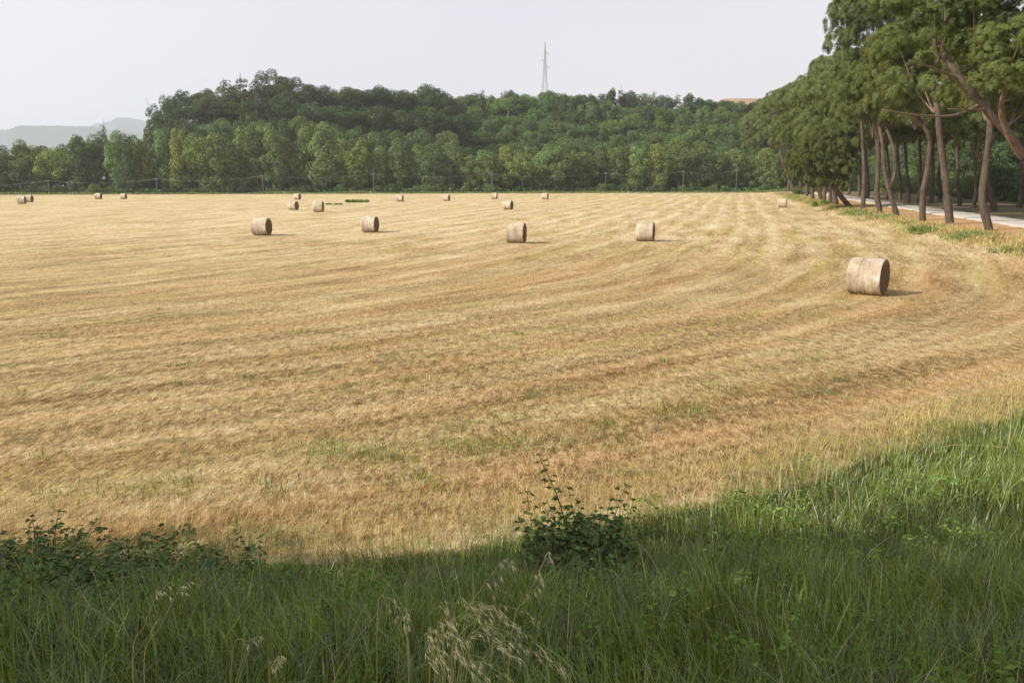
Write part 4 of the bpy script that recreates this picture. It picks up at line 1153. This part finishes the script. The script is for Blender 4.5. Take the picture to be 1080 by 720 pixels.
bramble([sh(114, 7.6, 116, 572, 7.7, (0, 0, 0), .008), sh(116, 7.6, 129, 570, 7.7, (0, 0, .03), .004), sh(112, 7.6, 104, 600, 7.6)],
        'single upright bramble shoot right of the tall leggy bramble', leafL=0.09, every=0.045, filler=(at_depth(115, 616, 7.2), (0.3, 0.3, 0.26), 50))
bramble([sh(165, 7.8, 160, 568, 7.9, (0, 0, 0), .005), sh(172, 7.8, 178, 580, 7.9), sh(150, 7.8, 148, 590, 7.8), sh(186, 7.8, 190, 592, 7.8), sh(142, 7.5, 138, 600, 7.5), sh(205, 7.6, 212, 600, 7.6), sh(175, 7.0, 176, 612, 7.0), sh(155, 6.9, 150, 622, 6.9), sh(196, 6.9, 200, 620, 6.9)],
        'small bushy bramble third from the left among the bank plants', leafL=0.08, every=0.045, filler=(at_depth(168, 620, 7.1), (0.5, 0.4, 0.24), 80))
bramble([sh(215, 8.3, 222, 588, 8.4), sh(228, 8.3, 232, 600, 8.4), sh(204, 8.3, 200, 600, 8.3)], 'small thin-stemmed weed in the grass fringe right of the small bushy bramble', 'weed', M_bramble, 'weed_plant', 0.045)
bramble([sh(402, 3.9, 400, 668, 3.9, r=.003), sh(408, 3.9, 411, 660, 3.9, r=.003), sh(395, 3.9, 394, 690, 3.9, r=.003)], 'light green leafy weed low in the grass left of the oat heads', 'weed', M_weed, 'weed_plant', 0.035, None, 0.04)
bramble([sh(372, 3.6, 374, 700, 3.6, r=.003), sh(362, 3.6, 358, 712, 3.6, r=.003), sh(384, 3.6, 388, 708, 3.6, r=.003)], 'pale green broad-leaved weed at the bottom edge left of the dried grass tuft', 'weed', M_weed, 'weed_plant', 0.045, None, 0.04)
bramble([sh(800, 6.5, 800, 575, 6.6, r=.004), sh(815, 6.4, 822, 590, 6.4, r=.004), sh(830, 6.0, 835, 610, 6.0, r=.004)], 'leafy green weed hidden in the long grass right of the bramble bush', 'weed', M_weed, 'weed_plant', 0.05, (at_depth(815, 612, 6.2), (0.3, 0.3, 0.15), 60), 0.05)
bramble([sh(20, 5.0, 15, 640, 5.0, r=.004), sh(40, 5.0, 45, 655, 5.0, r=.004), sh(5, 5.0, 0, 650, 5.0, r=.004)], 'soft green leafy weed low at the left edge below the tall bramble', 'weed', M_weed, 'weed_plant', 0.05, (at_depth(22, 668, 5.0), (0.35, 0.3, 0.12), 90), 0.05)

# ------------------------------------------------------------------ wild oats and dry stalks
def spikelet(s, p, d, L, slim=0.8):
    d = d/np.linalg.norm(d)
    b = np.cross(d, rand_dirs(1)[0]); b /= np.linalg.norm(b)+1e-9; u = np.cross(d, b)
    for sg in (-1, 1):
        dd = d+b*0.22*sg; w = 0.11*L*slim
        pts = [p, p+dd*L*0.4+u*w, p+dd*L, p+dd*L*0.4-u*w]
        s.add(np.array(pts), [(0, 1, 2, 3)])
        pts = [p, p+dd*L*0.4+b*w*0.8, p+dd*L, p+dd*L*0.4-b*w*0.8]
        s.add(np.array(pts), [(0, 1, 2, 3)])
    # awn
    a = p+d*L*0.6; e = p+d*L*1.7+b*L*0.4; w = 0.012*L
    s.add(np.array([a-u*w, a+u*w, e+u*w*.4, e-u*w*.4]), [(0, 1, 2, 3)])
def oat(bpx, Yb, poly, Y, label, nsp=14, L=0.028, droop=1.0, start=0.5, group=None, spread=0.06):
    b = gp_(bpx, 650, Yb)
    root = empty('wild_oat', b); tag(root, label, 'grass stalk', group)
    pts = curve_pts([np.zeros(3)]+[at_depth(a, c, Y+(k*0.02))-b for k, (a, c) in enumerate(poly)], 22)
    st = Soup(); st.tube(pts, np.linspace(0.0022, 0.0009, len(pts)), 5)
    hk = Soup()
    hk.tube(pts[int(start*(len(pts)-1)):], np.full(len(pts)-int(start*(len(pts)-1)), 0.0012), 5)
    for i in range(nsp):
        f = start+(1-start)*(i+rng.random()*0.6)/nsp
        q = min(f, 0.999)*(len(pts)-1); j = int(min(q, len(pts)-2)); p = pts[j]+(pts[j+1]-pts[j])*(q-j)
        t = pts[j+1]-pts[j]; t /= np.linalg.norm(t)
        o = rand_dirs(1)[0]*spread*rng.uniform(0.3, 1.0)*(1.25-0.7*f); o += t*spread*0.6; o[2] -= 0.4*spread*droop
        hk.tube([p, p+o*0.6+np.array([0, 0, .004]), p+o], [0.0006, 0.0005, 0.0004], 4, cap=False)
        spikelet(hk, p+o, t*0.35+o*4+np.array([0, 0, -1.0*droop]), L*1.2*rng.uniform(0.8, 1.2), 1.0)
    link('stem', st.mesh('stem', M_oatstem, True), root)
    link('seed_head', hk.mesh('seed_head', M_oat), root)
oat(448, 2.96, [(462, 680), (490, 645), (515, 610), (530, 592), (536, 589)], 3.12, 'wild oat stalk leaning right, its pale spikelets hanging high over the grass', 12, 0.030)
oat(528, 3.12, [(540, 665), (556, 630), (570, 600), (577, 582)], 3.28, 'wild oat stalk rising steeply into the shadow of the bramble bush', 12, 0.030)
oat(431, 2.96, [(430, 690), (429, 660), (428, 640)], 3.04, 'upright wild oat with a short pale head, left of the leaning oats', 9, 0.026, spread=0.035)
oat(440, 2.80, [(455, 690), (470, 668), (478, 650)], 2.88, 'short wild oat with a rusty pink head just above the dried tuft', 12, 0.02, spread=0.03)
oat(470, 2.88, [(480, 690), (500, 655), (512, 640), (520, 638)], 2.96, 'wild oat with few spikelets drooping between the leaning stalk and the dried tuft', 8, 0.026)
oat(282, 2.64, [(284, 715), (288, 700), (293, 692)], 2.68, 'pale oat head at the bottom edge, left of the middle', 12, 0.026, spread=0.03)
oat(225, 2.96, [(245, 690), (262, 676), (272, 671)], 3.00, 'thin oat stalk with small bleached spikelets, left of the bottom oat head', 8, 0.022, spread=0.03)
oat(128, 3.20, [(140, 690), (152, 660), (163, 632), (170, 622)], 3.36, 'left of two straw-coloured bare stalks crossing the grass below the small bushy bramble', 6, 0.026, start=0.84)
oat(142, 3.20, [(152, 695), (168, 662), (184, 630), (191, 618)], 3.36, 'right of two straw-coloured bare stalks crossing the grass below the small bushy bramble', 6, 0.026, start=0.84)
oat(392, 3.04, [(398, 650), (408, 630), (420, 640)], 3.12, 'hair-thin oat stalk arching over in the grass left of the upright oat', 7, 0.022, start=0.7)
# dried drooping tuft
b = gp_(470, 700, 2.8)
root = empty('dry_grass_tuft', b); tag(root, 'dense tuft of bleached drooping grass heads at the bottom edge below the oats', 'grass tuft')
st, hk = Soup(), Soup()
tips0 = [(548, 652, 3.6), (530, 660, 3.5), (512, 664, 3.5), (470, 672, 3.4), (455, 680, 3.4), (500, 690, 3.3), (535, 690, 3.4), (552, 672, 3.5), (560, 690, 3.4), (485, 700, 3.2), (520, 705, 3.2), (440, 690, 3.3), (545, 708, 3.3), (470, 706, 3.2), (570, 700, 3.4)]
tips = [(a+rng.normal()*9, c+rng.normal()*7, t+rng.normal()*0.1) for (a, c, t) in tips0+tips0[:5]]
for (a, c, Yt) in tips:
    e = at_depth(a, c, Yt*0.82)-b
    m = np.array([e[0]*0.55-0.03, e[1]*0.6, e[2]*1.05+0.03])
    pts = curve_pts([rng.normal(size=3)*0.02*np.array([1, 1, 0]), m*np.array([.5, .6, .7]), m, e, e+np.array([0.05, 0, -0.06])], 20)
    st.tube(pts, np.linspace(0.0016, 0.0007, len(pts)), 4)
    for i in range(13):
        f = 0.5+0.5*(i+rng.random()*.8)/14; q = f*(len(pts)-1); j = int(min(q, len(pts)-2)); p = pts[j]+(pts[j+1]-pts[j])*(q-j)
        t = pts[j+1]-pts[j]; t /= np.linalg.norm(t)
        o = rand_dirs(1)[0]*0.012+np.array([0.006, 0, -0.008]); st.tube([p, p+o], [0.0005, 0.0004], 4, cap=False)
        spikelet(hk, p+o, t*0.6+rand_dirs(1)[0]*0.35+np.array([0.25, 0, -0.7]), 0.026*rng.uniform(0.6, 1.4), 0.55)
link('stems', st.mesh('stems', M_oatstem, True), root); link('seed_heads', hk.mesh('seed_heads', M_oat), root)
# bleached stalks at the right edge of the field
b = gp_(1060, 470, 12.4)
root = empty('dry_stalks', b); tag(root, 'bundle of bleached dead stalks in the sunlit grass at the right edge', 'dry stalks')
s = Soup()
for (poly, r) in [([(1062, 475), (1066, 450), (1067, 408)], .006), ([(1064, 474), (1072, 450), (1078, 430)], .005), ([(1070, 474), (1078, 455), (1086, 425)], .005), ([(1064, 472), (1040, 470), (1006, 469), (985, 473)], .006),
                  ([(1056, 470), (1055, 455), (1054, 448)], .005), ([(1025, 468), (1013, 478), (1003, 490)], .004), ([(1022, 482), (1045, 486), (1062, 476)], .004), ([(1067, 417), (1062, 415), (1058, 416)], .003)]:
    pts = curve_pts([at_depth(a, c, 12.3)-b for a, c in poly], 10); s.tube(pts, np.linspace(r, r*0.5, len(pts)), 6)
link('stalks', s.mesh('stalks', M_oat, True), root)
# a few stones in the bare patch at the right corner
mS = plain('stone', (0.30, 0.24, 0.18), 0.9, 0.3, 14)
n_st = 0
for i in range(26):
    x0 = 2.75+rng.normal()*0.22; y0 = 3.72+rng.normal()*0.22; r = rng.uniform(0.015, 0.045)
    d = rand_dirs(1)[0]
    a = np.linspace(0, 2*pi, 9)[:-1]; V = []
    for zf, rf in ((-0.5, 0.7), (0.0, 1.0), (0.4, 0.8), (0.62, 0.35)):
        rr = r*rf*(1+0.15*rng.normal(size=8)); V.append(np.stack([np.cos(a)*rr*1.25, np.sin(a)*rr, np.full(8, zf*r)], -1))
    V = np.concatenate(V); F = [(k*8+j, k*8+(j+1) % 8, k*8+8+(j+1) % 8, k*8+8+j) for k in range(3) for j in range(8)]+[(24, 25, 26, 31), (26, 27, 30, 31), (27, 28, 29, 30)]
    o = link('stone', np_mesh('stone', V, np.array(F), mS, True), None, (x0, y0, float(H(x0, y0))+0.2*r)); o.rotation_euler = (0, 0, rng.uniform(0, 6))
    tag(o, 'small tan stone in the bare patch at the bottom right corner', 'stone', 'stones in the bare patch at the bottom right corner')

# ------------------------------------------------------------------ air
HAZE = 0.0002
hz = Soup(); hz.box((0, 3300, 398), (6400, 4400, 402))
mh, nt, out = new_mat('haze')
pv = nt.nodes.new('ShaderNodeVolumePrincipled'); pv.inputs['Color'].default_value = (0.86, 0.90, 1.0, 1); pv.inputs['Density'].default_value = HAZE
pv.inputs['Anisotropy'].default_value = 0.2
nt.links.new(pv.outputs[0], out.inputs['Volume'])
ho = link('haze', hz.mesh('haze', mh)); tag(ho, 'thin pale haze filling the air over the field and hills', 'haze', kind='stuff')

# ------------------------------------------------------------------ light
SUN_EL = radians(34); TR = radians(22)          # light travels towards +x, a little away from the camera
travel = np.array([cos(TR)*cos(SUN_EL), sin(TR)*cos(SUN_EL), -sin(SUN_EL)])
sl = bpy.data.lights.new('sun', 'SUN'); sl.energy = 4.9; sl.angle = radians(0.53); sl.color = (1.0, 0.93, 0.80)
so = bpy.data.objects.new('sun', sl); COL.objects.link(so)
from mathutils import Vector
so.rotation_euler = Vector(travel).to_track_quat('-Z', 'Y').to_euler(); so.location = (-60, -40, 80)
w = bpy.data.worlds.new('World'); scene.world = w; w.use_nodes = True
nt = w.node_tree; nt.nodes.clear(); g = NT(nt)
wo = nt.nodes.new('ShaderNodeOutputWorld'); bg = nt.nodes.new('ShaderNodeBackground')
sky = nt.nodes.new('ShaderNodeTexSky'); sky.sky_type = 'NISHITA'; sky.sun_disc = False
sky.sun_elevation = SUN_EL
to_sun = -travel
sky.sun_rotation = math.atan2(to_sun[0], to_sun[1])
sky.dust_density = 3.0; sky.air_density = 1.0; sky.ozone_density = 1.0
bg.inputs['Strength'].default_value = 0.09
# thin high haze whitens the sky, most of all towards the horizon
tc = nt.nodes.new('ShaderNodeTexCoord'); sp = nt.nodes.new('ShaderNodeSeparateXYZ'); nt.links.new(tc.outputs['Generated'], sp.inputs[0])
hf = g.rng(sp.outputs[2], 0.0, 0.75, 0.94, 0.27)
cl = g.noise(tc.outputs['Generated'], 2.2, 4, 0.55)
veil = g.mix(g.rng(cl, 0.3, 0.7), (7.6, 7.55, 8.1), (8.5, 8.35, 8.7))
col = g.mix(hf, sky.outputs[0], veil)
nt.links.new(col, bg.inputs[0]); nt.links.new(bg.outputs[0], wo.inputs[0])

# ------------------------------------------------------------------ camera and view
cam = bpy.data.cameras.new('camera'); co = bpy.data.objects.new('camera', cam); COL.objects.link(co)
co.location = (0, 0, CAM_Z); co.rotation_euler = (pi/2-PITCH, 0, 0)
cam.sensor_width = 36; cam.lens = 36*FPX/1080; cam.clip_start = 0.05; cam.clip_end = 30000
scene.camera = co
vs = scene.view_settings
vs.view_transform = 'Standard'; vs.look = 'None'; vs.gamma = 1; vs.use_curve_mapping = False; vs.exposure = 0.48
cy = scene.cycles
cy.max_bounces = 6; cy.diffuse_bounces = 3; cy.glossy_bounces = 2; cy.transmission_bounces = 3; cy.volume_bounces = 1; cy.transparent_max_bounces = 8
print('objects', len(COL.objects), 'slope shrubs', SLOPE_N)
